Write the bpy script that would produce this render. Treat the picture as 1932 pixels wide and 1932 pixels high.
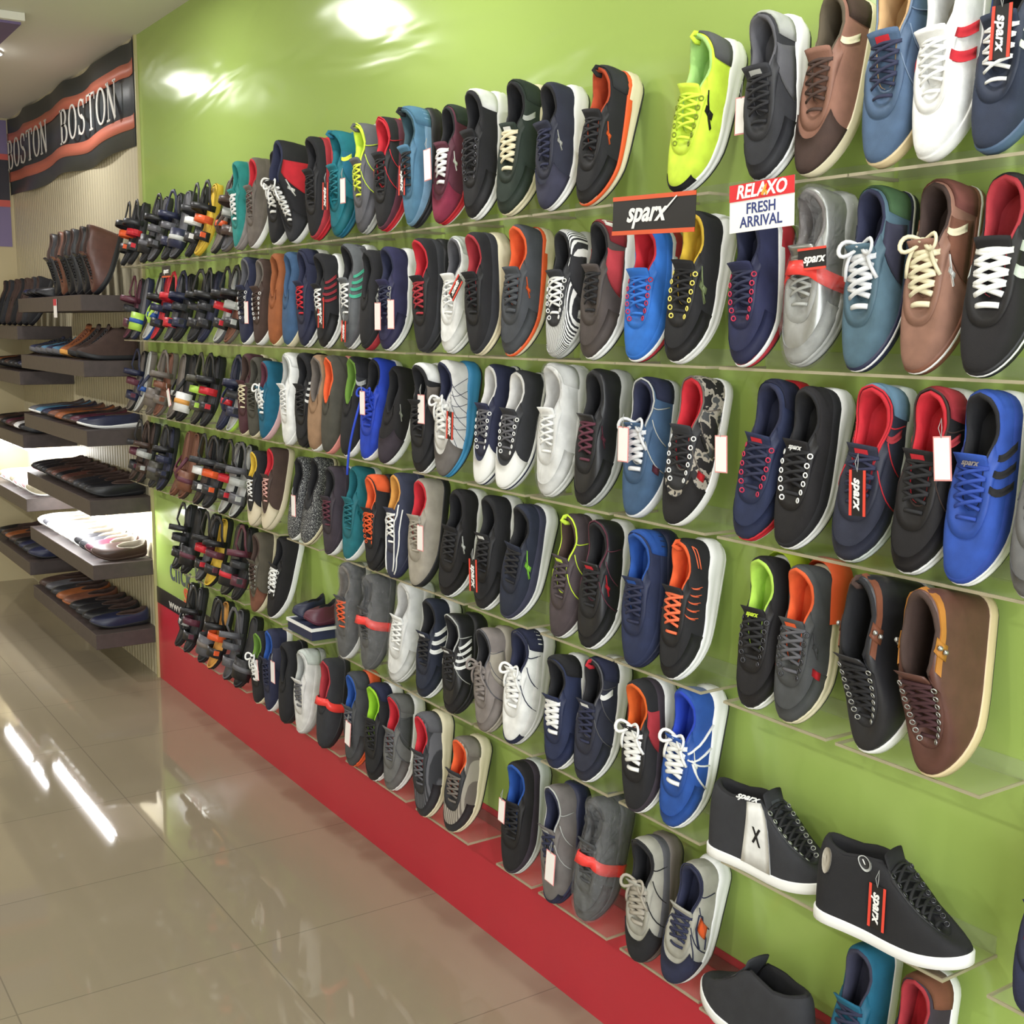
import bpy, math, random
import numpy as np
from mathutils import Vector, Matrix
for o in list(bpy.data.objects): bpy.data.objects.remove(o)
random.seed(7)
scn = bpy.context.scene
COL = scn.collection
PI = math.pi
# ---------------------------------------------------------------- camera
Y_, P_, R_ = 0.981903, 0.1531876, 0.008379
fw = Vector((-math.sin(Y_)*math.cos(P_), math.cos(Y_)*math.cos(P_), -math.sin(P_)))
rt = Vector((math.cos(Y_), math.sin(Y_), 0)); up = rt.cross(fw)
rt, up = rt*math.cos(R_)+up*math.sin(R_), -rt*math.sin(R_)+up*math.cos(R_)
cam = bpy.data.cameras.new('camera'); camo = bpy.data.objects.new('camera', cam); COL.objects.link(camo)
M = Matrix((rt, up, -fw)).transposed().to_4x4(); M.translation = Vector((0, -1.65, 1.634))
camo.matrix_world = M
cam.sensor_width = 36; cam.sensor_fit = 'HORIZONTAL'; cam.lens = 36*2260.477/1932; cam.clip_start = .02
scn.camera = camo
# ---------------------------------------------------------------- world, light, exposure
w = bpy.data.worlds.new('daylight'); scn.world = w; w.use_nodes = True
w.node_tree.nodes['Background'].inputs[0].default_value = (.93, .97, 1, 1)
w.node_tree.nodes['Background'].inputs[1].default_value = 1.25
scn.view_settings.view_transform = 'Standard'; scn.view_settings.look = 'None'
scn.view_settings.exposure = 0.0; scn.view_settings.gamma = 1; scn.view_settings.use_curve_mapping = False
def area(name, loc, size, sy, power, rot, col=(1, 1, 1), shape='RECTANGLE'):
    l = bpy.data.lights.new(name, 'AREA'); l.shape = shape; l.size = size; l.size_y = sy; l.energy = power; l.color = col
    o = bpy.data.objects.new(name, l); COL.objects.link(o); o.location = loc; o.rotation_euler = rot
    return o
# daylight through the glazed shop front behind and to the right of the photographer
area('shop_front_daylight', (2.4, -2.6, 1.55), 3.6, 2.5, 200, (0, math.radians(90), 0), (.95, .98, 1))
# ---------------------------------------------------------------- colours and materials
PAL = dict(
 bk='1e1e22', bk2='2e2f34', bk3='1a181b', nv='262a45', nv2='2a2d3e', nv3='3a3b50', nv4='2d2c50', nv5='24284a', nv6='232c4c', nv7='22283a',
 nb='4b6280', nb2='6d809a', nb3='2a3348', nb4='3d5878', nb5='363a50', gy='5c5c62', gy2='8f8886', gy3='63666a', gy4='45484e', gy5='6f6a68', gy6='6a6a6a', gy7='484a4c', gy8='46474a',
 lg='b4b6b4', lg2='cdd4cf', sv='a9aba8', sv2='a8a69c', wh='eeefee', wh2='d8dade', wh3='d9d8d6', cr='e0d7b8', cr2='d8c49c', cr3='d8cdb4', gr='6e6660', gr2='7a7472', gr3='a39c90', gr4='857d7a', gr5='8a837c',
 rd='c82634', rd2='a8303a', rd3='8e2630', rd4='c03f48', rd5='b8323e', mr='5c2c3c', mr2='8a2c48', mr3='4a2830', mr4='43252a', pk='c03050', pk2='d8b0b4', pk3='e09088', pk4='d8a8a0',
 tl='2a8a86', tq='17707e', tq2='1b6a86', tq3='1c6c78', tb='15607e', ng='b0dc84', ny='d4f048', ny2='7c8c20', ye='d8b43a', ye2='e4f04c', ye3='f0e070', lm='b4dc58', lm2='9ad02c', gn='6a9038', gn2='48b090', gn3='8fd84c', gg='8c9a70',
 dg='27332c', dt='34505a', dt2='4a6a48', dt3='203a3a', sb='4f7a98', sb2='7093ae', sb3='3e5c80', sb4='4d6878', bl='2459a8', bl2='2d6fc8', bl3='2250a0', rb='2242b8', rb2='3a5ca8', rb3='2c50aa', rb4='2a48a0', rb5='2450a0', ab='3c8ab8',
 or_='e86030', or2='b84a28', or3='f0724a', or4='d86020', tn='d89a4a', tn2='c8a476', tn3='9a5a34', tn4='9c7c60', tn5='b87a34', bn='7a4e3c', bn2='8c6454', bn3='8e6858', bn5='7e4a44', bn6='7c4c38',
 db='46342e', db2='3c2c28', db3='38303a', ol='4a4840', ol2='5c5242', ol3='544e42', gb='4e4644', gb2='4a4044', lb='28282c', lbr='5e3c34', acr='a8a088')
PAL['or'] = PAL['or_']
def lin(h):
    v = [int(h[i:i+2], 16)/255 for i in (0, 2, 4)]
    return tuple(((c+.055)/1.055)**2.4 if c > .04045 else c/12.92 for c in v)+(1,)
MC = {}
def mat(c, kind='f', rough=None, c2=None, scale=None):
    key = (c, kind, rough, c2, scale)
    if key in MC: return MC[key]
    m = bpy.data.materials.new('%s_%s' % (kind, c)); m.use_nodes = True; nt = m.node_tree; N = nt.nodes; L = nt.links
    b = N['Principled BSDF']; col = lin(PAL.get(c, c)); b.inputs['Base Color'].default_value = col
    R = dict(f=.85, l=.42, r=.55, g=.25, t=.6, m=.3).get(kind, .7)
    b.inputs['Roughness'].default_value = rough if rough is not None else R
    if kind == 'm': b.inputs['Metallic'].default_value = .8
    tc = N.new('ShaderNodeTexCoord')
    if kind in ('f', 'l', 'r', 'kn', 'cm', 'sp', 'wv'):
        nz = N.new('ShaderNodeTexNoise'); nz.inputs['Scale'].default_value = {'f': 600, 'l': 90, 'r': 200}.get(kind, 500)
        L.new(tc.outputs['Object'], nz.inputs['Vector'])
        bp = N.new('ShaderNodeBump'); bp.inputs['Strength'].default_value = {'f': .35, 'l': .25, 'r': .1}.get(kind, .3); bp.inputs['Distance'].default_value = .001
        L.new(nz.outputs['Fac'], bp.inputs['Height']); L.new(bp.outputs['Normal'], b.inputs['Normal'])
        if kind in ('f', 'l'):
            n2 = N.new('ShaderNodeTexNoise'); n2.inputs['Scale'].default_value = 35; L.new(tc.outputs['Object'], n2.inputs['Vector'])
            mx = N.new('ShaderNodeMixRGB'); mx.blend_type = 'MULTIPLY'; mx.inputs['Color1'].default_value = col
            cr = N.new('ShaderNodeValToRGB'); cr.color_ramp.elements[0].position = .35; cr.color_ramp.elements[0].color = (.72, .72, .72, 1); cr.color_ramp.elements[1].position = .65
            L.new(n2.outputs['Fac'], cr.inputs['Fac']); L.new(cr.outputs['Color'], mx.inputs['Color2']); mx.inputs['Fac'].default_value = .6
            L.new(mx.outputs['Color'], b.inputs['Base Color'])
        if kind == 'kn':      # knit stripes
            wv = N.new('ShaderNodeTexWave'); wv.inputs['Scale'].default_value = scale or 70; wv.bands_direction = 'Y'; wv.inputs['Distortion'].default_value = .25; wv.inputs['Detail'].default_value = 0
            L.new(tc.outputs['Object'], wv.inputs['Vector'])
            cr = N.new('ShaderNodeValToRGB'); cr.color_ramp.elements[0].position = .45; cr.color_ramp.elements[1].position = .55
            cr.color_ramp.elements[0].color = col; cr.color_ramp.elements[1].color = lin(PAL[c2])
            L.new(wv.outputs['Fac'], cr.inputs['Fac']); L.new(cr.outputs['Color'], b.inputs['Base Color'])
        if kind in ('cm', 'sp'):     # camouflage / speckle
            n3 = N.new('ShaderNodeTexNoise'); n3.inputs['Scale'].default_value = 45 if kind == 'cm' else 420; n3.inputs['Detail'].default_value = 2; L.new(tc.outputs['Object'], n3.inputs['Vector'])
            cr = N.new('ShaderNodeValToRGB'); cr.color_ramp.interpolation = 'CONSTANT'; e = cr.color_ramp.elements
            e[0].color = lin(PAL[c]); e[1].position = .47; e[1].color = lin(PAL[c2]); x = e.new(.58); x.color = lin(PAL['gy7' if kind == 'cm' else 'lg'])
            L.new(n3.outputs['Fac'], cr.inputs['Fac']); L.new(cr.outputs['Color'], b.inputs['Base Color'])
    MC[key] = m; return m
def um(c):      # upper material of a colour code
    if c == 'kn1': return mat('bk2', 'kn', c2='wh', scale=120)
    if c == 'kn2': return mat('bk2', 'sp', c2='bk2')
    if c == 'kn3': return mat('bk2', 'kn', c2='gy', scale=40)
    if c == 'kn4': return mat('gr', 'kn', c2='gr3', scale=40)
    if c == 'sv': return mat('sv', 'm', .38)
    if c == 'cm': return mat('bk3', 'cm', c2='gr3')
    return mat(c, 'f')
def glassy(name, tint, alpha, rough=.08, bump=0):
    m = bpy.data.materials.new(name); m.use_nodes = True; nt = m.node_tree; N = nt.nodes; L = nt.links
    b = N['Principled BSDF']; b.inputs['Base Color'].default_value = tint; b.inputs['Roughness'].default_value = rough; b.inputs['Alpha'].default_value = alpha
    b.inputs['Specular IOR Level'].default_value = .8
    if bump:
        tc = N.new('ShaderNodeTexCoord'); nz = N.new('ShaderNodeTexNoise'); nz.inputs['Scale'].default_value = 28; nz.inputs['Detail'].default_value = 4; nz.inputs['Distortion'].default_value = 1.5
        L.new(tc.outputs['Object'], nz.inputs['Vector']); bp = N.new('ShaderNodeBump'); bp.inputs['Strength'].default_value = bump; bp.inputs['Distance'].default_value = .02
        L.new(nz.outputs['Fac'], bp.inputs['Height']); L.new(bp.outputs['Normal'], b.inputs['Normal'])
    return m
ACR = glassy('clear_acrylic', (.6, .62, .52, 1), .12)
ACRE = glassy('acrylic_edge', lin('b4ab90'), .72, .25)
PLASTIC = glassy('clear_plastic_film', (.45, .45, .45, 1), .16, .08, 1.0)
# ---------------------------------------------------------------- mesh helpers
def mesh(name, V, F, smooth=True):
    me = bpy.data.meshes.new(name); me.from_pydata([tuple(map(float, v)) for v in V], [], F)
    if smooth: me.polygons.foreach_set('use_smooth', [True]*len(me.polygons))
    me.update(); return me
def obj(name, me, m, parent=None):
    o = bpy.data.objects.new(name, me); COL.objects.link(o)
    if m is not None:
        if not me.materials: me.materials.append(m)
        o.material_slots[0].link = 'OBJECT'; o.material_slots[0].material = m
    if parent: o.parent = parent
    return o
def thing(name, label, cat, group=None, mw=None):
    o = bpy.data.objects.new(name, None); COL.objects.link(o); o.empty_display_size = .05
    o['label'] = label; o['category'] = cat
    if group: o['group'] = group
    if mw is not None: o.matrix_world = mw
    return o
def tag(o, label, cat, group=None):
    o['label'] = label; o['category'] = cat
    if group: o['group'] = group
    return o
def struct(o): o['kind'] = 'structure'; return o
class MB:
    def __init__(s): s.V = []; s.F = []
    def add(s, V, F):
        n = len(s.V); s.V += [tuple(v) for v in V]; s.F += [tuple(i+n for i in f) for f in F]; return s
    def box(s, x0, x1, y0, y1, z0, z1):
        return s.add([(x, y, z) for z in (z0, z1) for x, y in ((x0, y0), (x1, y0), (x1, y1), (x0, y1))],
          [(0, 3, 2, 1), (4, 5, 6, 7), (0, 1, 5, 4), (1, 2, 6, 5), (2, 3, 7, 6), (3, 0, 4, 7)])
    def tube(s, pts, r, n=6, flat=1.0, closed=False, nrm=None):
        P = [Vector(p) for p in pts]; k = len(P); V = []; ref = Vector(nrm) if nrm is not None else None
        pn = None
        for i, p in enumerate(P):
            if closed: t = P[(i+1) % k]-P[i-1]
            else: t = P[min(i+1, k-1)]-P[max(i-1, 0)]
            t.normalize()
            a = ref if ref is not None else (pn if pn is not None else (Vector((0, 0, 1)) if abs(t.z) < .9 else Vector((1, 0, 0))))
            u = t.cross(a)
            if u.length < 1e-4: u = t.cross(Vector((.3, .5, .8)))
            u.normalize(); v = u.cross(t); pn = v
            for j in range(n):
                q = 2*PI*j/n; V.append(p+u*(math.cos(q)*r)+v*(math.sin(q)*r*flat))
        F = []
        for i in range(k if closed else k-1):
            for j in range(n):
                a, b = i*n+j, i*n+(j+1) % n; c = ((i+1) % k)*n
                F.append((a, b, c+(j+1) % n, c+j))
        if not closed: F += [tuple(range(n))[::-1], tuple(range((k-1)*n, k*n))]
        return s.add(V, F)
    def me(s, name, smooth=True): return mesh(name, s.V, s.F, smooth)
def rings(R, cap0=False, cap1=False):
    n = len(R[0]); V = np.concatenate(R); F = []
    for i in range(len(R)-1):
        for j in range(n):
            F.append((i*n+j, i*n+(j+1) % n, (i+1)*n+(j+1) % n, (i+1)*n+j))
    def cap(o, rev):
        for j in range(n//2-1):
            a, b = o+j, o+j+1; c, d = o+(n-j-1) % n, o+(n-j) % n
            f = (a, b, c, d) if j else (a, b, c)
            F.append(f[::-1] if rev else f)
        # ring index 0 is the toe tip, n/2 the heel tip
    if cap0: cap(0, False)
    if cap1: cap((len(R)-1)*n, True)
    return V, F
# ---------------------------------------------------------------- the shoe: lofted around its outline
class Shoe:
    """toe at x=0, heel at x=L, z up from the ground, phi runs toe -> +y side -> heel -> -y side"""
    def __init__(s, style, L, q, var=0):
        s.st = style; s.L = L; s.q = q
        s.W = {'r': .091, 'c': .090, 's': .086, 'h': .092, 'b': .095, 'l': .091, 'f': .088}[style]*(L/.285)**.5*(1+.02*(var % 3-1))
        s.n = 48 if q else 28; s.nv = 9 if q else 6
        run = style in 'rl'
        s.th = ([0, .3, .6, .85, 1], [.017, .022, .030, .039, .042]) if run else ([0, .5, 1], [.022, .02, .022] if style != 'f' else [.008, .009, .02])
        s.ct = {'s': .5, 'f': .44, 'h': .24, 'b': .235}.get(style, .375)+.01*(var % 2); s.ch = .955
        hi = style in 'hb'
        if hi: s.zo = ([0, .1, .2, .3, .43, .6, .75, .88, 1], [.055, .072, .088, .108, .140, .140, .134, .137, .145] if style == 'h' else [.058, .074, .090, .108, .134, .140, .138, .144, .155])
        elif style == 's': s.zo = ([0, .3, .6, .8, 1], [.068, .070, .066, .072, .084])
        elif style == 'f': s.zo = ([0, .3, .6, .8, 1], [.05, .055, .054, .06, .074])
        elif run: s.zo = ([0, .2, .4, .5, .6, .7, .85, 1], [.060, .073, .082, .081, .077, .077, .086, .098+.004*(var % 3)])
        else: s.zo = ([0, .2, .4, .5, .62, .75, .88, 1], [.056, .068, .077, .075, .070, .070, .076, .085])
        s.phi = np.arange(s.n)*2*PI/s.n
    def w(s, t):
        t = np.clip(t, 0, 1); b = np.interp(t, [0, .15, .3, .45, .6, .75, .88, 1], [.44, .475, .5, .465, .41, .385, .375, .36])*s.W
        f1 = np.where(t < .31, (1-(1-np.minimum(t/.31, 1))**2.3)**(1/2.35), 1); u = np.clip((t-.86)/.14, 0, 1)
        return b*f1*(1-u**2.4)**(1/2.4)
    def yc(s, t): return .013*np.clip((.5-t)/.5, 0, 1)**1.7-.002*np.sin(np.clip((t-.45)/.4, 0, 1)*PI)
    def zb(s, t): return .022*np.clip((.42-t)/.42, 0, 1)**2+(.006*np.clip((t-.85)/.15, 0, 1)**2 if s.st in 'rl' else 0)
    def zt(s, t): return s.zb(t)+np.interp(t, *s.th)
    def base(s, ph, k=1.0, dz=0.0, top=True):
        t = (1-np.cos(ph))/2; sg = np.where(np.sin(ph) >= 0, 1, -1)
        x = t*s.L; y = sg*s.w(t)
        cx, cy = s.L*.5, 0
        x = cx+(x-cx)*(1+(k-1)*.5); y = y*k+s.yc(t)
        z = (s.zt(t) if top else s.zb(t))+dz
        return np.stack([x, y, z], -1)
    def opn(s, ph, k=1.0, dz=0.0):
        q = (1-np.cos(ph))/2; sg = np.where(np.sin(ph) >= 0, 1, -1)
        wo = np.interp(q, [0, .02, .06, .15, .3, .45, .55, .65, .75, .85, .92, .97, 1], [.004, .011, .0155, .018, .0195, .0215, .025, .0285, .0305, .0295, .025, .017, .0])*(s.W/.1)
        if s.st in 'hb': wo = np.interp(q, [0, .04, .1, .2, .32, .42, .5, .62, .75, .85, .93, .98, 1], [.004, .012, .016, .0185, .02, .023, .028, .032, .032, .028, .021, .012, .0])*(s.W/.1)
        if s.st in 'sf': wo = np.interp(q, [0, .15, .5, .9, 1], [.006, .022, .031, .026, .0])*(s.W/.1)
        x = s.L*(s.ct+(s.ch-s.ct)*q); c = s.L*(s.ct+s.ch)/2
        return np.stack([c+(x-c)*(1+(k-1)*.4), sg*wo*k+s.yc(x/s.L), np.interp(q, *s.zo)+dz], -1)
    def P(s, ph, v, off=0.0):
        ph = np.asarray(ph, float); v = np.asarray(v, float)
        def raw(ph, v):
            B = s.base(ph, .985); O = s.opn(ph); t = (1-np.cos(ph))/2
            a = (1-np.cos(v*PI/2)); zf = np.sin(v*PI/2)
            toe = np.clip((.35-t)/.35, 0, 1)
            zf = zf*(1-.0*toe)+0
            a = a**(1.15+.25*(1-toe))
            bul = np.sin(v*PI)*.003
            r = B+(O-B)*np.stack([a, a, zf], -1)
            r[..., 2] += bul*.4; return r
        p = raw(ph, v)
        if off:
            e = 1e-3; d1 = raw(ph+e, v)-raw(ph-e, v); vv = np.clip(v, 0, .995); d2 = raw(ph, vv+e)-raw(ph, np.maximum(vv-e, 0))
            n = np.cross(d1, d2); n /= np.linalg.norm(n, axis=-1, keepdims=True)+1e-12
            # outward
            c = np.array([s.L*.5, 0, .03]); sgn = np.sign(np.sum(n*(p-c), -1, keepdims=True)); p = p+n*sgn*off
        return p
    def patch(s, pv, off=.0012):
        """pv: grid [i][j] -> (phi, v); closed thin patch laid on the upper"""
        A = np.array(pv, float); a, b = A.shape[:2]
        T = s.P(A[..., 0], A[..., 1], off).reshape(-1, 3); U = s.P(A[..., 0], A[..., 1], -.0015).reshape(-1, 3)
        V = np.concatenate([T, U]); n = a*b; F = []
        for i in range(a-1):
            for j in range(b-1):
                k = i*b+j; F.append((k, k+1, k+b+1, k+b))
        for i in range(a-1):
            for k in (i*b, i*b+b-1): F.append((k, k+b, n+k+b, n+k))
        for j in range(b-1):
            for k in (j, (a-1)*b+j): F.append((k, k+1, n+k+1, n+k))
        return V, F
    def quad(s, c, side, nx=6, ny=3, off=.0014):
        """c: four corners (t, v) in order around; side -1 faces the camera side"""
        g = []
        for i in range(nx+1):
            a = i/nx; row = []
            for j in range(ny+1):
                b = j/ny
                t = (c[0][0]*(1-a)+c[1][0]*a)*(1-b)+(c[3][0]*(1-a)+c[2][0]*a)*b
                v = (c[0][1]*(1-a)+c[1][1]*a)*(1-b)+(c[3][1]*(1-a)+c[2][1]*a)*b
                ph = math.acos(max(-1, min(1, 1-2*t))); row.append((ph if side > 0 else 2*PI-ph, v))
            g.append(row)
        return s.patch(g, off)
MCACHE = {}
SH = {}
def shoe_obj(style, L, q, var):
    k = (style, round(L, 2), q, var)
    if k not in SH: SH[k] = Shoe(style, round(L, 2), q, var)
    return SH[k], k
def part(k, name, fn):
    kk = (k, name)
    if kk not in MCACHE:
        V, F = fn(); MCACHE[kk] = mesh(name.split(':')[0], V, F)
    return MCACHE[kk]
def one(s, c, sd, **kw): return s.quad(c, sd, **kw)
def build_shoe(root, style, cols, extras, L=.285, q=1, var=0, bold=False):
    """adds the parts of one shoe below root; returns the sole shape for contact tests"""
    s, k = shoe_obj(style, L, q, var); up_c, so_c, li_c, la_c = cols; ex = extras; ph = s.phi; out = []
    def add(name, fn, m, key=None): out.append(obj(name.split(':')[0], part(k, key or name, fn), m, root)); return out[-1]
    def both(name, cs, m, key, **kw):      # every patch on either side is a part of its own
        for i, c in enumerate(cs):
            for sd in (-1, 1): add(name, (lambda c=c, sd=sd: s.quad(c, sd, **kw)), m, '%s:%s:%d:%d' % (name, key, i, sd))
    run = style in 'rl'
    leather = style in 'lbf'
    UM = mat(up_c, 'l') if leather else um(up_c)
    # midsole
    def f_mid():
        t = (1-np.cos(ph))/2; H = np.interp(t, *s.th)
        fl = np.clip((t-.7)/.3, 0, 1)*.006 if run else 0
        R = [s.base(ph, .9, 0.0, False), s.base(ph, .98, .001, False)]
        prof = [(.12, 1.03), (.38, 1.02), (.5, .985), (.62, 1.01), (.86, 1.03), (1.0, 1.0), (1.02, .9)] if run else [(.1, 1.035), (.5, 1.035), (.9, 1.035), (1.0, 1.02), (1.02, .9)]
        for f, kk in prof:
            r = s.base(ph, kk, 0, False); r[:, 2] += H*f+(np.sin(t*26)*.0016*(f > .8) if run else 0)
            if run: r[:, 1] += np.sign(r[:, 1])*fl*np.sin(PI*min(f, 1)); r[:, 0] += fl*np.sin(PI*min(f, 1))*(t > .97)
            R.append(r)
        return rings(R, True, True)
    if style in 'cshbf' or run: add('midsole', f_mid, mat(so_c, 'r'))
    def f_out():
        R = []
        for f, kk in ((-.0035, .93), (-.002, 1.0), (.0025, 1.035), (.004, 1.0)): R.append(s.base(ph, kk, f, False))
        return rings(R, True, True)
    oc = ex.get('sole2') or ex.get('soleb') or ('bk2' if run or style == 'b' else so_c)
    if 'soleb' in ex or run or style in 'bf': add('outsole', f_out, mat(oc, 'r'))
    if 'soleu' in ex:
        def f_su():
            t = (1-np.cos(ph))/2; R = []
            for f, kk in ((.62, 1.03), (.7, 1.06), (1.0, 1.05), (1.1, 1.02)):
                r = s.base(ph, kk, 0, False); r[:, 2] += np.interp(t, *s.th)*f; R.append(r)
            R.append(R[0]); return rings(R)
        add('midsole_band', f_su, mat(ex['soleu'], 'r'))
    if 'soleh' in ex:
        def f_sh():
            m = MB(); n = 17; R = []
            pp = np.linspace(PI-1.25, PI+1.25, n); t = (1-np.cos(pp))/2
            for f, kk in ((-.02, .98), (.04, 1.13), (.9, 1.13), (1.2, .98)):
                r = s.base(pp, kk, 0, False); r[:, 2] += np.interp(t, *s.th)*f; r[:, 0] += (t > .9)*.009; R.append(r)
            V = np.concatenate(R); F = [(i*n+j, i*n+j+1, (i+1)*n+j+1, (i+1)*n+j) for i in range(3) for j in range(n-1)]
            return V, F
        add('heel_wedge', f_sh, mat(ex['soleh'], 'r'))
    if 'stripe' in ex or 'stripe2' in ex:
        def f_ss():
            t = (1-np.cos(ph))/2; R = []
            for f, kk in ((.52, 1.03), (.54, 1.05), (.72, 1.05), (.74, 1.03)):
                r = s.base(ph, kk, 0, False); r[:, 2] += np.interp(t, *s.th)*f; R.append(r)
            R.append(R[0]); return rings(R)
        add('sole_stripe', f_ss, mat('mr' if 'stripe2' in ex else ('wh' if so_c in ('bk', 'nv', 'bn') else 'nv'), 'r'))
    # upper
    def f_up(): return rings([s.P(ph, np.full(s.n, v)) for v in np.linspace(0, 1, s.nv)])
    add('upper', f_up, UM)
    def f_li():
        O = s.opn(ph); t = (1-np.cos(ph))/2
        deep = s.base(ph, .86, .006); c = np.array([s.L*.55, 0, 0])
        deep[:, 0] = s.L*(s.ct-.08)+(s.L*(.93-s.ct+.08))*t; deep[:, 1] = np.sign(np.sin(ph))*s.w(s.ct+(.93-s.ct)*t)*.8*np.sqrt(np.clip(4*t*(1-t)*2, 0, 1))
        deep[:, 2] = s.zt(deep[:, 0]/s.L)+.005
        a = s.opn(ph, 1.06, -.001); b = s.opn(ph, .98, .003); c2 = s.opn(ph, .84, .001); d = s.opn(ph, .78, -.009); e = d*.45+deep*.55
        return rings([a, b, c2, d, e, deep])
    add('lining', f_li, mat(li_c, 'f'))
    def f_in():
        t = (1-np.cos(ph))/2; r = np.stack([s.L*(s.ct-.1)+(s.L*(.95-s.ct+.1))*t, np.sign(np.sin(ph))*s.w(s.ct+(.93-s.ct)*t)*.84*np.sqrt(np.clip(8*t*(1-t), 0, 1)), 0*t], -1)
        z = s.zt(r[:, 0]/s.L); a = r.copy(); a[:, 2] = z+.001; b = r.copy(); b[:, 2] = z+.006
        return rings([a, b], True, True)
    add('insole', f_in, mat(ex.get('ins', li_c if li_c not in ('wh', 'lg') else 'gr3'), 'f'))
    # tongue
    if style not in 'sf':
        def f_to():
            R = []; m = 11; lo = []; hi = style in 'hb'
            q1 = .43 if hi else .5
            for i in range(m):
                a = i/(m-1); qq = -.05+a*(q1+.05); x = s.L*(s.ct+(s.ch-s.ct)*max(qq, -.05))
                hw = np.interp(qq, [-.05, 0, .3, .6], [.014, .02, .026, .029]); zc = np.interp(max(qq, 0), *s.zo)-.003+.018*max(0, (a-.7)/.3)**1.5-(.01 if qq < 0 else 0)
                xs = x-(.006*max(0, (a-.7)/.3))
                top = [(xs, hw*math.cos(b)*1.0, zc+.006*math.sin(b)) for b in np.linspace(0, PI, 7)]
                bot = [(xs, -hw*math.cos(b)*.94, zc-.006+.005*math.sin(b)) for b in np.linspace(.1, PI-.1, 5)]
                R.append(top+bot)
            V = [p for r in R for p in r]; n = 12; F = []
            for i in range(m-1):
                for j in range(n): F.append((i*n+j, i*n+(j+1) % n, (i+1)*n+(j+1) % n, (i+1)*n+j))
            F += [tuple(range(n))[::-1], tuple(range((m-1)*n, m*n))]
            return V, F
        tg = add('tongue', f_to, UM if 'kn' not in up_c and up_c != 'cm' else mat(up_c, 'f') if up_c in PAL else mat('bk2', 'f'))
        if 'tl' in ex:
            def f_tl():
                m = MB(); a0 = .80 if style not in 'hb' else .84
                for a in (0,):
                    q1 = .5 if style not in 'hb' else .43
                    def pt(a, yy):
                        qq = -.05+a*(q1+.05); x = s.L*(s.ct+(s.ch-s.ct)*qq)-(.006*max(0, (a-.7)/.3)); zc = np.interp(max(qq, 0), *s.zo)-.003+.018*max(0, (a-.7)/.3)**1.5
                        return (x, yy, zc+.006*math.sqrt(max(0, 1-(yy/.03)**2))+.0012)
                    g = [[pt(a_, y_) for y_ in (-.012, -.004, .004, .012)] for a_ in (.76, .84, .9)]
                    V = [p for r in g for p in r]; F = [(i*4+j, i*4+j+1, i*4+j+5, i*4+j+4) for i in range(2) for j in range(3)]
                    V2 = [(p[0], p[1], p[2]-.0015) for p in V]; m.add(V, F); m.add(V2, F)
                    m.add([V[0], V[3], V[11], V[8], V2[0], V2[3], V2[11], V2[8]], [(0, 1, 5, 4), (1, 2, 6, 5), (2, 3, 7, 6), (3, 0, 4, 7)])
                return m.V, m.F
            o = obj('tongue_label', part(k, 'tongue_label', f_tl), mat(ex['tl'], 'f'), tg)
        if 'tt' in ex:
            x_ = s.L*(s.ct+(s.ch-s.ct)*(-.05+.80*.55)); o = obj('tongue_lettering', text_me('sparx', .0125, shear=.3, bold=.0003), mat(ex['tt'], 'f'), tg)
            z_ = np.interp(-.05+.80*.55, *s.zo)+.0115; o.matrix_local = Matrix.Translation((x_, s.yc(.6), z_))@Matrix.Rotation(math.radians(-12), 4, 'Y')@Matrix.Rotation(-PI/2, 4, 'Z')
        # laces
        nb = 8 if style in 'hb' else 6
        rr = .0046 if bold or 'bow' in ex else .003
        qs = np.linspace(.04 if style in 'hb' else .07, .39 if style in 'hb' else .46, nb)
        def ep(qq, sd, v=.86):
            p_ = math.acos(1-2*qq); return s.P(np.array([p_ if sd > 0 else 2*PI-p_]), np.array([v]), .002)[0]
        def f_la():
            m = MB(); ns = 6 if q else 4
            for i, qq in enumerate(qs):
                for sd in ((1, -1) if i < nb-1 and i > 0 else (1,)):
                    q2 = qs[min(i+1, nb-1)] if i else qq
                    A = Vector(ep(qq, sd)); B = Vector(ep(q2, -sd)); pts = []
                    for a in np.linspace(0, 1, 7):
                        p = A.lerp(B, a); qa = qq*(1-a)+q2*a; zc = np.interp(qa, *s.zo)+.0045+(.003 if sd > 0 else 0)
                        p.z = max(p.z, p.z*(1-math.sin(a*PI))+zc*math.sin(a*PI)); pts.append(p)
                    m.tube(pts, rr, ns, .55, nrm=(0, 0, 1))
            return m.V, m.F
        lo = add('laces', f_la, mat(la_c, 't', .8), 'laces:%g' % rr)
        if 'bow' in ex or 'long' in ex:
            def f_bow(long=('long' in ex)):
                m = MB(); q0 = qs[-1]; c = Vector((s.L*(s.ct+(s.ch-s.ct)*q0), 0, np.interp(q0, *s.zo)+.008))
                for sd in (1, -1):
                    pts = [c+Vector((-.012*math.sin(a*PI*2)*1.0-.02*math.sin(a*PI)*(.3), sd*.034*math.sin(a*PI), .012*math.sin(a*PI))) for a in np.linspace(0, 1, 13)]
                    m.tube(pts, rr*.8, 5, .7)
                    pts = [c+Vector((-.05*a, sd*(.012+.02*a), .004*math.sin(a*PI)-.012*a*a)) for a in np.linspace(0, 1, 7)]
                    m.tube(pts, rr*.8, 5, .7)
                if long: m.tube([c+Vector((-.24*a, -.004*math.sin(a*5), .012+.012*math.sin(a*PI))) for a in np.linspace(0, 1, 12)], .0035, 5)
                m.tube([c+Vector((0, -.006, .003)), c+Vector((0, 0, .006)), c+Vector((0, .006, .003))], .005, 6)
                return m.V, m.F
            obj('lace_bow', part(k, 'lace_bow:%g%s' % (rr, 'long' in ex), f_bow), mat(la_c, 't', .8), lo)
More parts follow.
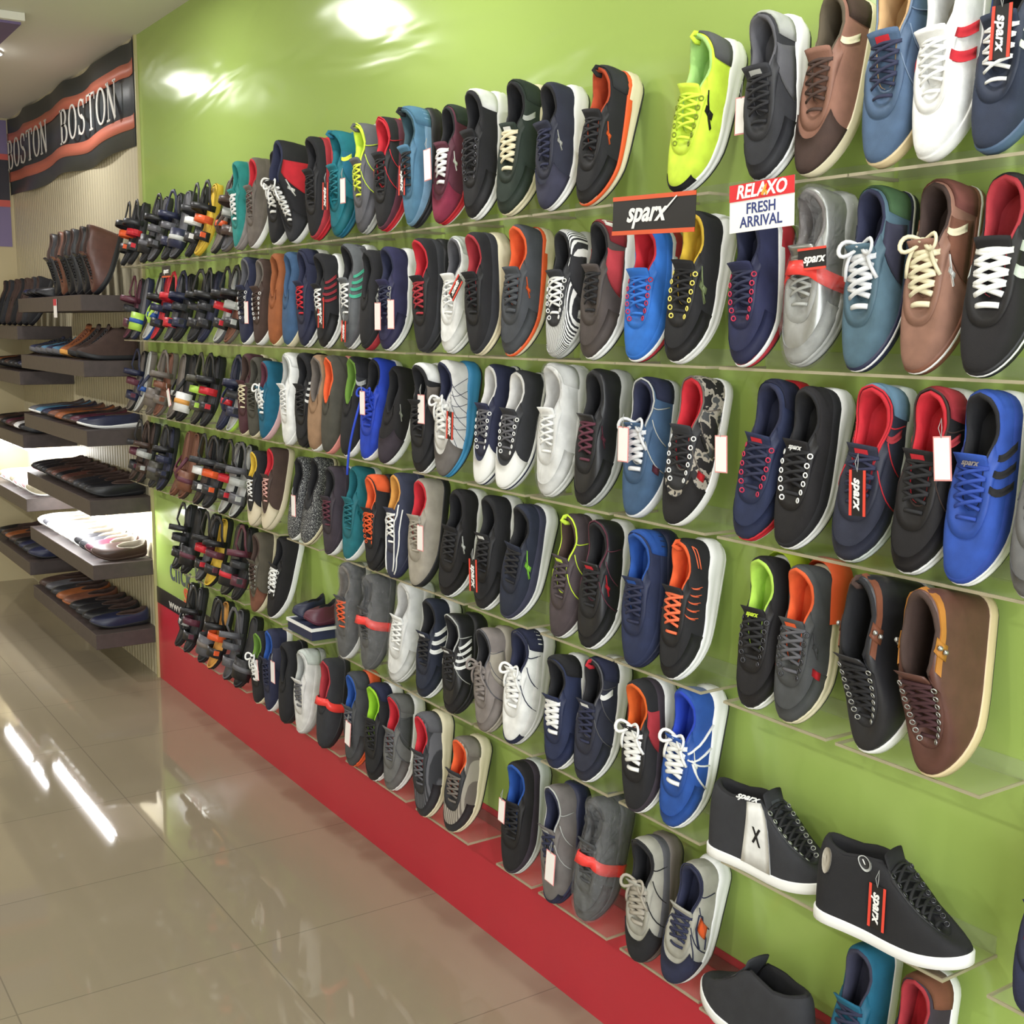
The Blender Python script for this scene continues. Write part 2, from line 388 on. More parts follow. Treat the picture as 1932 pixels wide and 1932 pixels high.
        if 'ey' in ex:
            for qi, qq in enumerate(qs):
                for sd in (1, -1):
                    def f_ey(qq=qq, sd=sd):
                        m = MB()
                        c = Vector(ep(qq, sd, .80)); c2 = Vector(ep(qq, sd, .7)); n = (Vector(ep(qq+.02, sd, .8))-c).cross(c2-c).normalized()
                        if n.z < 0: n = -n
                        u = (c2-c).normalized(); v = n.cross(u); c = c+n*.0005
                        m.tube([c+u*(.0042*math.cos(a))+v*(.0042*math.sin(a)) for a in np.arange(8)*PI/4], .0013, 4, closed=True)
                        return m.V, m.F
                    add('eyelet', f_ey, mat(ex['ey'], 'm' if ex['ey'] in ('lg', 'gy') else 'r'), 'eyelet:%d:%d' % (qi, sd))
    else:
        if style == 's': add('tongue', lambda: s.patch([[(a, v) for v in np.linspace(.86, .99, 3)] for a in np.linspace(-.9, .9, 9)], .002), mat(up_c, 'f') if up_c in PAL else mat('bk2', 'f'))
    g = lambda A, B, n, v0, v1, nn: [[(a, v) for v in np.linspace(v0, v1, nn)] for a in np.linspace(A, B, n)]
    if style in 'rclhb': add('eyestay', lambda: s.patch([[(a, v) for v in np.linspace(.70+.06*math.cos(a*2), .985, 4)] for a in np.linspace(-1.75 if style not in 'hb' else -1.4, 1.75 if style not in 'hb' else 1.4, 23)], .0016), mat(ex.get('es', up_c if len(up_c) and up_c in PAL else 'bk2'), 'l', .6))
    if run and not ({'mg', 'tc', 'toe'} & set(ex)): add('toe_overlay', lambda: s.patch([[(a, v) for v in np.linspace(0, .34+.12*math.cos(a*1.3), 4)] for a in np.linspace(-1.25, 1.25, 15)], .0012), mat(up_c if up_c in PAL else 'bk2', 'l', .6))
    # decoration panels laid on the upper
    if 'mg' in ex: add('mudguard', lambda: rings([s.P(ph, np.full(s.n, v), o) for v, o in ((.0, .0014), (.1, .0016), (.2, .0016), (.24, -.0005))]), mat(ex['mg'], 'f'))
    g = lambda A, B, n, v0, v1, nn: [[(a, v) for v in np.linspace(v0, v1, nn)] for a in np.linspace(A, B, n)]
    if 'tc' in ex: add('toe_cap', lambda: s.patch([[(a, v*(1-.0*abs(a))) for v in np.linspace(0, .46+.22*math.cos(a), 6)] for a in np.linspace(-1.05, 1.05, 17)], .0024), mat(ex['tc'], 'r' if ex['tc'] in ('wh', 'cr3') else 'f'))
    if 'toe' in ex: add('toe_bumper', lambda: s.patch(g(-.62, .62, 13, -.02, .26, 5), .0022), um(ex['toe']))
    if 'hc' in ex: add('heel_counter', lambda: s.patch([[(a, v) for v in np.linspace(0, .94-.35*abs(a-PI), 6)] for a in np.linspace(PI-.85, PI+.85, 13)], .0018), um(ex['hc']))
    if 'sp' in ex: both('side_panel', [((.46, .06), (.80, .06), (.74, .86), (.58, .8))], um(ex['sp']), 'a', nx=8, ny=5)
    for n_ in range(0, 5):
        if 'st%d' % n_ in ex:
            nn = max(n_, 1); cs = []
            if n_ in (0, 1): cs = [((.73, .22), (.775, .22), (.645, .88), (.60, .88))] if n_ else [((.93, .1), (.99, .1), (.99, .7), (.95, .7))]
            else:
                for i in range(nn):
                    t0 = .40+i*(.30/nn); cs.append(((t0+.12, .10), (t0+.12+.25/nn*.52, .10), (t0+.25/nn*.52-.03, .72), (t0-.03, .72)))
            both('side_stripe', cs, mat(ex['st%d' % n_], 'f'), n_, nx=2, ny=6, off=.002)
    if 'x' in ex or 'logo' in ex:
        c_ = ex.get('x') or ex.get('logo'); b_ = 1.5 if 'logo' in ex else 1.0
        t0, v0 = .47, .46
        cs = [((t0-.014*b_, v0-.1*b_), (t0+.014*b_, v0-.1*b_), (t0+.018*b_, v0+.07*b_), (t0-.012*b_, v0+.07*b_)),
              ((t0-.055*b_, v0-.11*b_), (t0-.045*b_, v0-.13*b_), (t0+.012*b_, v0), (t0, v0+.02*b_)), ((t0+.002, v0), (t0+.012*b_, v0-.02*b_), (t0+.075*b_, v0+.13*b_), (t0+.068*b_, v0+.16*b_))]
        for sd in (-1, 1):
            def f_x(sd=sd):
                m = MB()
                for c in cs: m.add(*s.quad(c, sd, nx=2, ny=2, off=.0026))
                return m.V, m.F
            add('spark_emblem', f_x, mat(c_, 'r'), 'spark_emblem:%g:%d' % (b_, sd))
    if 'x2' in ex: both('side_patch', [((.30, .2), (.35, .2), (.35, .42), (.30, .42))], mat(ex['x2'], 'r'), 'a', nx=2, ny=2, off=.0026)
    if 'x3' in ex:
        both('oval_badge', [((.44, .2), (.54, .2), (.58, .55), (.48, .55))], mat(ex['x3'], 'r'), 'a', nx=3, ny=4, off=.003)
    if 'ln' in ex:
        def f_ln():
            m = MB(); r = s.opn(ph, 1.12, .001); m.tube(r, .0022, 4, closed=True)
            for sd in (1, -1):
                for T0, V0, T1, V1 in ((.33, .05, .40, .8), (.52, .1, .62, .78), (.80, .1, .72, .85)):
                    tt = np.linspace(T0, T1, 6); p_ = np.arccos(1-2*tt); p_ = p_ if sd > 0 else 2*PI-p_
                    m.tube(s.P(p_, np.linspace(V0, V1, 6), .001), .0013, 4)
            return m.V, m.F
        add('piping', f_ln, mat(ex['ln'], 'f'))
    def lines(key, segs, c, r):
        for sd, si in [(a_, b_) for a_ in (1, -1) for b_ in range(len(segs))]:
            def f(sd=sd, si=si):
                m = MB()
                for pts in segs[si:si+1]:
                    P_ = []
                    for (a0, b0), (a1, b1) in zip(pts[:-1], pts[1:]):
                        for u in np.linspace(0, 1, 5)[:(5 if (a1, b1) == pts[-1] else 4)]: P_.append((a0*(1-u)+a1*u, b0*(1-u)+b1*u))
                    A = np.array(P_); p_ = np.arccos(1-2*A[:, 0]); p_ = p_ if sd > 0 else 2*PI-p_
                    m.tube(s.P(p_, A[:, 1], .0012), r, 4, .5)
                return m.V, m.F
            add('side_line', f, mat(c, 'f'), '%s:%d:%d' % (key, sd, si))
    if 'net' in ex: lines('net', [[(.2+.12*i, .02), (.42+.08*i, .85)] for i in range(5)]+[[(.42+.11*i, .02), (.34+.09*i, .85)] for i in range(5)], ex['net'], .0013)
    if 'net3' in ex: lines('net3', [[(.36, .1), (.45, .15), (.60, .5), (.58, .68), (.48, .6), (.36, .3)], [(.18, .2), (.3, .5), (.36, .75)]], ex['net3'], .0022)
    if 'nt2' in ex: lines('nt2', [[(.34, .0), (.46, .55)], [(.50, .0), (.47, .6)], [(.62, .0), (.42, .75)], [(.78, .0), (.56, .6), (.45, .8)]], ex['nt2'], .0042)
    if 'zz' in ex: lines('zz', [[(.46+.055*i, .22), (.40+.055*i, .66), (.44+.055*i, .3)] for i in range(5)]+[[(.8, .3), (.93, .45), (.95, .6), (.8, .4)]], ex['zz'], .002)
    if 'vv' in ex: lines('vv', [[(.03, .3), (.12, .7), (.3, .86), (.5, .75), (.6, .85)], [(.03, .12), (.14, .42), (.4, .5), (.62, .55)]], ex['vv'], .0042)
    if 'pt' in ex:
        def f_pt():
            m = MB(); x = s.L*s.ch; z = s.zo[1][-1]
            m.tube([(x+.003, 0, z-.012), (x-.002, 0, z+.008), (x-.009, 0, z+.012), (x-.014, 0, z), (x-.012, 0, z-.012)], .005, 6, .35, nrm=(0, 1, 0))
            return m.V, m.F
        add('pull_tab', f_pt, mat(ex['pt'], 'f'))
    if 'strap' in ex:
        def f_st():
            m = MB(); q_ = np.linspace(.5, 1, 14); 
            for sd in (1, -1):
                p_ = np.arccos(1-2*q_); p_ = p_ if sd > 0 else 2*PI-p_
                a = s.P(p_, np.full(14, .68), .0022); b = s.P(p_, np.full(14, .82), .0022)
                V = np.concatenate([a, b]); F = [(i, i+1, i+15, i+14) for i in range(13)]; m.add(V, F)
                c = s.P(p_, np.full(14, .66), -.001); d = s.P(p_, np.full(14, .84), -.001)
                m.add(np.concatenate([c, a]), F); m.add(np.concatenate([b, d]), F)
                m.add(*s.quad(((.60, .62), (.69, .62), (.70, .97), (.60, .97)), sd, off=.003))
            return m.V, m.F
        so = add('ankle_strap', f_st, mat(ex['strap'], 'l'))
        def f_ri():
            m = MB()
            for sd in (1, -1):
                for t_, v_ in ((.645, .86), (.645, .7)):
                    p_ = math.acos(1-2*t_); c = Vector(s.P(np.array([p_ if sd > 0 else 2*PI-p_]), np.array([v_]), .0045)[0])
                    m.tube([c+Vector((0, 0, -.002)), c+Vector((0, sd*.003, 0)), c+Vector((0, 0, .002))], .004, 8)
            return m.V, m.F
        obj('rivets', part(k, 'rivets', f_ri), mat('lg', 'm'), so)
    if 'band' in ex or 'band2' in ex:
        def f_bd():
            R = []
            for dx, o_ in ((-.045, .002), (-.045, .0045), (.045, .0045), (.045, .002)):
                t_ = .47+dx; p_ = math.acos(1-2*t_); vv = np.linspace(0, .97, 8)
                a = s.P(np.full(8, p_), vv, o_); b = s.P(np.full(8, 2*PI-p_), vv, o_)[::-1]
                ym, zm = a[-1][1], a[-1][2]; top = np.array([[a[-1][0], s.yc(t_)+y_, zm+.012*math.cos(y_/.03)+o_] for y_ in (.014, 0, -.014)])
                x0 = a[0][0]; bot = np.array([[x0, b[-1][1]*1.04-.002, .012], [x0, b[-1][1]*.9, -.001-o_], [x0, a[0][1]*.9, -.001-o_], [x0, a[0][1]*1.04+.002, .012]])
                r = np.concatenate([a, top, b, bot]); r[:, 0] = r[:, 0]*.25+s.L*t_*.75; R.append(r)
            R.append(R[0]); return rings(R)
        add('red_tape', f_bd, mat('e8413c', 'g', .35))
    if 'wrap' in ex:
        def f_w():
            rng = np.random.RandomState(3); R = []
            for v, (kk, zz) in enumerate([(.8, -.003), (1.08, -.002), (1.1, .02)]):
                r = s.base(ph, kk, 0, False); r[:, 2] = np.maximum(s.zb((1-np.cos(ph))/2)+zz, -.003); R.append(r)
            for v in (.15, .4, .65, .85, 1.0):
                r = s.P(ph, np.full(s.n, v), .006); r += rng.normal(0, .0012, r.shape); R.append(r)
            r = s.opn(ph, .5, .012); R.append(r)
            V, F = rings(R, False, True); return V, F
        add('plastic_wrap', f_w, PLASTIC)
    return out
def settle(root, kids, zs, ymax=None):
    """rest on height zs and keep clear of the wall plane y=0"""
    M = root.matrix_world; lo = 9; hy = -9
    for o in kids:
        n = len(o.data.vertices); a = np.empty(n*3); o.data.vertices.foreach_get('co', a); a = a.reshape(-1, 3)
        Mn = np.array(M.to_3x3()); b = a@Mn.T+np.array(M.translation); lo = min(lo, b[:, 2].min()); hy = max(hy, b[:, 1].max())
    t = M.translation.copy(); t.z += zs-lo
    if ymax is not None and hy > ymax: t.y -= hy-ymax
    M2 = M.copy(); M2.translation = t; root.matrix_world = M2
def lean(X, zs, tilt, L, dyt=-.085, dyh=-.02, twist=0):
    tl = math.radians(tilt); dy = dyh-dyt
    c = math.sqrt(max(L*L-dy*dy, .01))
    x = Vector((math.sin(tl)*c, dy, math.cos(tl)*c)).normalized()
    z = Vector((0, -1, 0)); z = (z-x*z.dot(x)).normalized(); y = z.cross(x)
    if twist:
        R = Matrix.Rotation(math.radians(twist), 3, x); y = R@y; z = R@z
    M = Matrix((x, y, z)).transposed().to_4x4(); M.translation = Vector((X, dyt, zs)); return M
def flatm(X, Yy, Z, yaw, pitch=0, roll=0):
    """toe at (X,Y,Z); yaw = heading of the toe, degrees from +X"""
    return Matrix.Translation((X, Yy, Z))@Matrix.Rotation(math.radians(yaw+180), 4, 'Z')@Matrix.Rotation(math.radians(pitch), 4, 'Y')@Matrix.Rotation(math.radians(roll), 4, 'X')
# ---------------------------------------------------------------- the room
H = 2.867
def plane_box(name, x0, x1, y0, y1, z0, z1, m, parent=None):
    b = MB(); b.box(x0, x1, y0, y1, z0, z1); return obj(name, b.me(name, False), m, parent)
def tilemat():
    m = bpy.data.materials.new('glossy_vitrified_tiles'); m.use_nodes = True; N = m.node_tree.nodes; L = m.node_tree.links; b = N['Principled BSDF']
    tc = N.new('ShaderNodeTexCoord'); mp = N.new('ShaderNodeMapping'); mp.inputs['Location'].default_value = (2.85, .556, 0); L.new(tc.outputs['Object'], mp.inputs[0])
    br = N.new('ShaderNodeTexBrick'); br.offset = 0; br.inputs['Scale'].default_value = 1; br.inputs['Brick Width'].default_value = .6; br.inputs['Row Height'].default_value = .6
    br.inputs['Mortar Size'].default_value = .0018; br.inputs['Mortar Smooth'].default_value = .1; br.inputs['Bias'].default_value = 0
    br.inputs['Color1'].default_value = lin('988d78'); br.inputs['Color2'].default_value = lin('958b76'); br.inputs['Mortar'].default_value = lin('7e7564')
    L.new(mp.outputs[0], br.inputs['Vector']); n = N.new('ShaderNodeTexNoise'); n.inputs['Scale'].default_value = 3; n.inputs['Detail'].default_value = 8; L.new(tc.outputs['Object'], n.inputs['Vector'])
    cr = N.new('ShaderNodeValToRGB'); cr.color_ramp.elements[0].color = (.86, .86, .86, 1); cr.color_ramp.elements[1].color = (1, 1, 1, 1); L.new(n.outputs['Fac'], cr.inputs['Fac'])
    mx = N.new('ShaderNodeMixRGB'); mx.blend_type = 'MULTIPLY'; mx.inputs['Fac'].default_value = .7; L.new(br.outputs['Color'], mx.inputs['Color1']); L.new(cr.outputs['Color'], mx.inputs['Color2']); L.new(mx.outputs['Color'], b.inputs['Base Color'])
    b.inputs['Roughness'].default_value = .045; b.inputs['Specular IOR Level'].default_value = .7
    return m
def vinyl(c, name, rough=.3, bump=.35):
    m = bpy.data.materials.new(name); m.use_nodes = True; N = m.node_tree.nodes; L = m.node_tree.links; b = N['Principled BSDF']
    b.inputs['Base Color'].default_value = lin(c); b.inputs['Roughness'].default_value = rough
    tc = N.new('ShaderNodeTexCoord'); mp = N.new('ShaderNodeMapping'); mp.inputs['Scale'].default_value = (.7, 1, 2.2); mp.inputs['Rotation'].default_value = (0, .25, 0); L.new(tc.outputs['Object'], mp.inputs[0])
    n = N.new('ShaderNodeTexNoise'); n.inputs['Scale'].default_value = 2.2; n.inputs['Detail'].default_value = 2; n.inputs['Distortion'].default_value = .6; L.new(mp.outputs[0], n.inputs['Vector'])
    bp = N.new('ShaderNodeBump'); bp.inputs['Strength'].default_value = bump; bp.inputs['Distance'].default_value = .02; L.new(n.outputs['Fac'], bp.inputs['Height']); L.new(bp.outputs['Normal'], b.inputs['Normal'])
    n2 = N.new('ShaderNodeTexNoise'); n2.inputs['Scale'].default_value = 1.4; L.new(tc.outputs['Object'], n2.inputs['Vector'])
    cr = N.new('ShaderNodeValToRGB'); cr.color_ramp.elements[0].color = (.9, .9, .88, 1); cr.color_ramp.elements[1].color = (1, 1, 1, 1); L.new(n2.outputs['Fac'], cr.inputs['Fac'])
    mx = N.new('ShaderNodeMixRGB'); mx.blend_type = 'MULTIPLY'; mx.inputs['Fac'].default_value = 1; mx.inputs['Color1'].default_value = lin(c); L.new(cr.outputs['Color'], mx.inputs['Color2']); L.new(mx.outputs['Color'], b.inputs['Base Color'])
    return m
def ribbed(c):
    m = vinyl(c, 'cream_ribbed_panel', .45, .1); N = m.node_tree.nodes; L = m.node_tree.links
    tc = N.new('ShaderNodeTexCoord'); wv = N.new('ShaderNodeTexWave'); wv.inputs['Scale'].default_value = 7; wv.bands_direction = 'X'; L.new(tc.outputs['Object'], wv.inputs['Vector'])
    bp = N.new('ShaderNodeBump'); bp.inputs['Strength'].default_value = .5; bp.inputs['Distance'].default_value = .006; L.new(wv.outputs['Fac'], bp.inputs['Height']); L.new(bp.outputs['Normal'], N['Principled BSDF'].inputs['Normal'])
    return m
GREEN = vinyl('a6c066', 'green_wall_vinyl', .17, .45); RED = vinyl('bf2c3c', 'red_wall_vinyl', .35, .15)
CEIL = mat('dedbd2', 'p', .8); CREAM = ribbed('cbc2a6')
struct(plane_box('floor', -8.1, 2.6, -4.5, 0, -.1, 0, tilemat()))
struct(plane_box('ceiling', -8.1, 2.6, -4.5, .1, H, H+.1, CEIL))
struct(plane_box('wall_right', -5.42, 2.6, 0, .1, .365, H, GREEN))
struct(plane_box('trim_1', -5.42, 2.6, -.001, .1, 0, .365, RED))
struct(plane_box('trim_2', -5.425, -4.05, -.0025, 0, .362, .437, mat('1e1c20', 'p', .35)))
struct(plane_box('trim_3', -5.435, -5.42, -.012, .1, 0, H, mat('b8b080', 'p', .5)))
struct(plane_box('wall_back', -8.05, -5.435, .0, .1, 0, H, CREAM))
struct(plane_box('wall_far', -8.15, -8.05, -4.5, .1, 0, H, mat('c2b48e', 'p', .6)))
struct(plane_box('wall_left', -8.1, 2.6, -4.6, -4.5, 0, H, mat('c8c2ae', 'p', .7)))
# ---------------------------------------------------------------- lettering
def text_me(s, size, sx=1.0, shear=0, bold=0.0, ext=.0006):
    c = bpy.data.curves.new('lettering', 'FONT'); c.body = s; c.size = size; c.offset = bold; c.extrude = ext; c.shear = shear; c.resolution_u = 3
    c.align_x = 'CENTER'; c.align_y = 'CENTER'
    o = bpy.data.objects.new('lettering', c); COL.objects.link(o); bpy.context.view_layer.update()
    me = bpy.data.meshes.new_from_object(o.evaluated_get(bpy.context.evaluated_depsgraph_get())); bpy.data.objects.remove(o)
    for v in me.vertices: v.co.x *= sx
    me.materials.clear(); return me
def facing(X, Y, Z, ang=0, slope=0):     # local x -> +X, y -> up, z -> into the room
    return Matrix.Translation((X, Y, Z))@Matrix.Rotation(math.radians(ang), 4, 'Y')@Matrix.Rotation(PI/2, 4, 'X')
def lettering(name, s, size, M, m, **k):
    o = obj(name, text_me(s, size, **k), m); o.matrix_world = M; return o
def put(name, s, size, parent, loc, m, rot=0, label=None, **k):
    o = obj(name, text_me(s, size, **k), m, parent); o.matrix_local = Matrix.Translation(loc)@Matrix.Rotation(rot, 4, 'Z')
    if label: o['label'] = label
    return o
# serif capitals drawn as strokes of changing width
def stroke(mb, pts, d=.002):
    n = len(pts); L_ = []; R_ = []
    for i, (x, y, w_) in enumerate(pts):
        x0, y0, _ = pts[max(i-1, 0)]; x1, y1, _ = pts[min(i+1, n-1)]; l = math.hypot(x1-x0, y1-y0) or 1; nx, ny = -(y1-y0)/l, (x1-x0)/l
        L_.append((x+nx*w_/2, y+ny*w_/2)); R_.append((x-nx*w_/2, y-ny*w_/2))
    V = [(a, b, z) for z in (0, d) for a, b in L_+R_]; F = []
    for i in range(n-1):
        F += [(i, i+1, n+i+1, n+i), (2*n+i, 3*n+i, 3*n+i+1, 2*n+i+1), (i, 2*n+i, 2*n+i+1, i+1), (n+i, n+i+1, 3*n+i+1, 3*n+i)]
    mb.add(V, F)
def arc(cx, cy, rx, ry, a0, a1, wt, wn, n=14):     # width grows where the stroke runs vertically
    r = []
    for i in range(n+1):
        a = math.radians(a0+(a1-a0)*i/n); r.append((cx+rx*math.cos(a), cy+ry*math.sin(a), wn+(wt-wn)*abs(math.cos(a))**1.4))
    return r
def serif_word(word, w_, h_, gap):
    mb = MB(); x = 0; T, t = w_*.16, w_*.06
    for ch in word:
        def S(p): stroke(mb, [(x+a*w_, b*h_, c) for a, b, c in p])
        hs = lambda cx, y, ww=.32: S([(cx-ww/2, y, t), (cx+ww/2, y, t)])
        if ch == 'O': stroke(mb, [(x+a, b, c) for a, b, c in arc(w_/2, h_/2, w_*.43, h_*.48, 0, 360, T, t, 26)])
        elif ch == 'B':
            S([(.2, 0, T), (.2, 1, T)]); hs(.16, .01); hs(.16, .99)
            stroke(mb, [(x+a, b, c) for a, b, c in [(w_*.2, h_*.985, t)]+arc(w_*.45, h_*.76, w_*.3, h_*.225, 90, -90, T, t)+[(w_*.2, h_*.535, t)]])
            stroke(mb, [(x+a, b, c) for a, b, c in [(w_*.2, h_*.535, t)]+arc(w_*.48, h_*.275, w_*.36, h_*.26, 90, -90, T, t)+[(w_*.2, h_*.015, t)]])
        elif ch == 'S':
            stroke(mb, [(x+a, b, c) for a, b, c in arc(w_*.5, h_*.75, w_*.3, h_*.235, 20, 250, T*.7, t)+[(w_*.55, h_*.5, T)]+arc(w_*.48, h_*.26, w_*.34, h_*.245, 60, -160, T*.8, t)])
            S([(.8, .72, t), (.8, .97, t)]); S([(.14, .03, t), (.14, .3, t)])
        elif ch == 'T':
            S([(.5, 0, T), (.5, 1, T)]); S([(.05, .985, t), (.95, .985, t)]); hs(.5, .01, .4); S([(.06, .8, t), (.06, 1, t)]); S([(.94, .8, t), (.94, 1, t)])
        elif ch == 'N':
            S([(.17, 0, t), (.17, 1, t)]); S([(.85, 0, t), (.85, 1, t)]); S([(.14, 1, T), (.85, 0, T)]); hs(.17, .01); hs(.85, .99); hs(.1, .99, .24)
        x += w_*(1+gap)
    return mb.me('lettering', False)
# ---------------------------------------------------------------- brand banner along the top of the cream wall
def wavy(x0, x1, f0, f1, y, m, name, parent, z0=2.405, z1=2.86, thick=.003):
    n = 60; b = MB(); V = []
    for i in range(n+1):
        x = x0+(x1-x0)*i/n; u = (x-x0)/(x1-x0)
        top = z1+.0*u-.012*abs(math.sin(u*17))*(u < .97); bot = z0+.012*math.sin(u*14+1)-.005; dy = .012*math.sin(u*21)*(1 if 0 < u < 1 else 0)
        for f in (f0, f1):
            z = top+(bot-top)*f
            V += [(x, y-.016+dy, z), (x, y-.016+dy+thick, z)]
    F = []
    for i in range(n):
        a = i*4; c = a+4; F += [(a, a+2, c+2, c), (a+1, c+1, c+3, a+3), (a, c, c+1, a+1), (a+2, a+3, c+3, c+2)]
    F += [(0, 1, 3, 2), (4*n, 4*n+2, 4*n+3, 4*n+1)]
    return obj(name, mesh(name, V, F), m, parent)
ban = thing('banner', 'long black banner with two orange stripes and white serif capitals above the dark shelves', 'banner')
wavy(-8.03, -5.44, 0, 1, 0, mat('3b4246', 'g', .38), 'cloth', ban)
for f0, f1 in ((.19, .32), (.70, .83)): wavy(-8.03, -5.44, f0, f1, -.004, mat('c8705a', 'g', .45), 'orange_stripe', ban)
for X0, w_ in ((-6.66, .155), (-7.96, .152)):
    o = obj('lettering', serif_word('BOSTON', w_, .165, .12), mat('d8d6d0', 'g', .5), ban); o.matrix_local = facing(X0, -.036, 2.55)
# striped fascia on the far wall
fb = thing('fascia_banner', 'purple and black fascia with orange lines on the far end wall', 'banner')
for n_, z0, z1, c in (('purple_field', 2.10, 2.855, '7a6c92'), ('black_band', 2.38, 2.62, '2c2830'), ('orange_line', 2.62, 2.655, 'c8584e'), ('orange_line', 2.34, 2.38, 'c8584e')):
    d = .006 if n_ == 'purple_field' else .01
    plane_box(n_, -8.05, -8.05+d, -3.2, -.02, z0, z1, mat(c, 'g', .5), fb)
# purple hanging board near the ceiling at the far left
hb = thing('hanging_board', 'purple ceiling board with a white edge strip, far upper left', 'board')
plane_box('board_panel', -7.4, -5.34, -1.6, -.49, 2.825, 2.855, mat('6c5a86', 'g', .5), hb)
plane_box('edge_strip', -5.34, -5.31, -1.6, -.48, 2.835, 2.866, mat('e6e2da', 'g', .5), hb)
# ---------------------------------------------------------------- ceiling downlights
def emis(name, s, col=(1, 1, 1, 1)):
    m = bpy.data.materials.new(name); m.use_nodes = True; b = m.node_tree.nodes['Principled BSDF']; b.inputs['Emission Color'].default_value = col; b.inputs['Emission Strength'].default_value = s; b.inputs['Base Color'].default_value = (.9, .9, .9, 1); return m
LAMP = emis('lamp_diffuser', 16)
def downlight(x, y, e, where):
    t = thing('ceiling_downlight', where, 'ceiling light', 'downlights', Matrix.Translation((x, y, H-.004)))
    b = MB(); b.tube([(.085*math.cos(a), .085*math.sin(a), -.008) for a in np.arange(24)*PI/12], .008, 6, closed=True); obj('rim', b.me('rim'), mat('dcdcd8', 'g', .4), t)
    b = MB(); b.tube([(0, 0, -.03), (0, 0, -.002)], .07, 24); obj('diffuser', b.me('diffuser', False), LAMP, t)
    l = area('downlight_glow', (x, y, H-.045), .13, .13, e, (0, 0, 0), (1, .98, .95), 'DISK')
for i, x in enumerate((None, -6.1, -4.39, -2.7, -1.1, .6)):
    if x: downlight(x, -.5 if i == 1 else -.6, 9, 'round ceiling downlight %s' % ('near the far end wall', 'above the dark shoe shelves', 'above the sandals on the green wall', 'above the middle of the green wall', 'above the near end of the green wall', 'beside the shop front')[i])
for i, x in enumerate((-6.2, -3.6, -1.0)):  # unseen aisle lamps, added to brighten the ceiling and far end
    downlight(x, -2.9, (48, 30, 20)[i], 'added unseen ceiling downlight over the %s of the aisle' % ('far end', 'middle', 'near end')[i])
# ---------------------------------------------------------------- thick dark shelves of the cream wall
WOOD = mat('4a403e', 'l', .5)
def dshelf(x0, x1, z, label):
    b = MB(); b.box(x0, x1, -.28, -.001, z-.07, z); o = obj('wall_shelf', b.me('wall_shelf', False), WOOD)
    bv = o.modifiers.new('bevel', 'BEVEL'); bv.width = .002; tag(o, label, 'shelf', 'thick dark wooden shelves on the cream wall'); return z
AZ = [1.758, 1.471, 1.164, .852, .558, .236]; BZ = [1.617, 1.378, 1.04, .696, .347]
nth = ['topmost', 'second from the top', 'third from the top', 'fourth from the top', 'fifth from the top', 'lowest']
for i, z in enumerate(AZ): dshelf(-6.70, -5.44, z, 'thick dark wooden shelf next to the green wall, %s' % nth[i])
for i, z in enumerate(BZ): dshelf(-8.04, -6.76, z, 'thick dark wooden shelf of the farther stack, %s' % (nth[i] if i < 4 else 'lowest'))
LED = emis('led_tube_glow', 30)
def led(x0, x1, z, e, label):
    b = MB(); b.tube([(x0, -.235, z), (x1, -.235, z)], .011, 10); o = obj('tube_light', b.me('tube_light'), LED); tag(o, label, 'tube light', 'tube lights under the dark shelves')
    area('tube_glow', ((x0+x1)/2, -.215, z-.012), x1-x0, .012, e, (math.radians(52), 0, 0))
led(-6.62, -5.50, .852-.083, 13, 'glowing tube light under the shelf above the white slippers')
led(-7.95, -7.3, 1.04-.083, 6, 'glowing tube light under the third shelf of the farther stack')
led(-7.2, -6.85, 1.04-.083, 3, 'short glowing tube light under the third shelf of the farther stack')
# ---------------------------------------------------------------- printed lettering on the green wall
wt = thing('wall_lettering', 'printed shop lettering at the lower far end of the green wall', 'lettering')
o = put('click_word', "click 'n", .155, wt, (0, 0, 0), mat('4a545c', 'g', .4), label='dark grey word', sx=1.05, bold=.002); o.matrix_local = facing(-5.00, -.001, .555)
o = put('shop_word', 'sh', .15, wt, (0, 0, 0), mat('d8603c', 'g', .4), label='orange letters', sx=1.1, bold=.003); o.matrix_local = facing(-4.97, -.001, .475)
o = put('shop_word', 'p', .15, wt, (0, 0, 0), mat('d8603c', 'g', .4), label='orange letters', sx=1.1, bold=.003); o.matrix_local = facing(-4.62, -.001, .465)
b = MB(); stroke(b, [(0, .06, .05), (.005, .03, .065), (.012, -.01, .05), (.02, -.05, .03), (.024, -.075, .012)]); o = obj('shoe_mark', b.me('shoe_mark', False), mat('e8e4da', 'g', .4), wt); o.matrix_local = facing(-4.80, -.001, .48)
o = put('web_address', 'www.shoppe', .06, wt, (0, 0, 0), mat('d8d4cc', 'g', .4), label='white letters', sx=1.4); o.matrix_local = facing(-5.02, -.0035, .392)
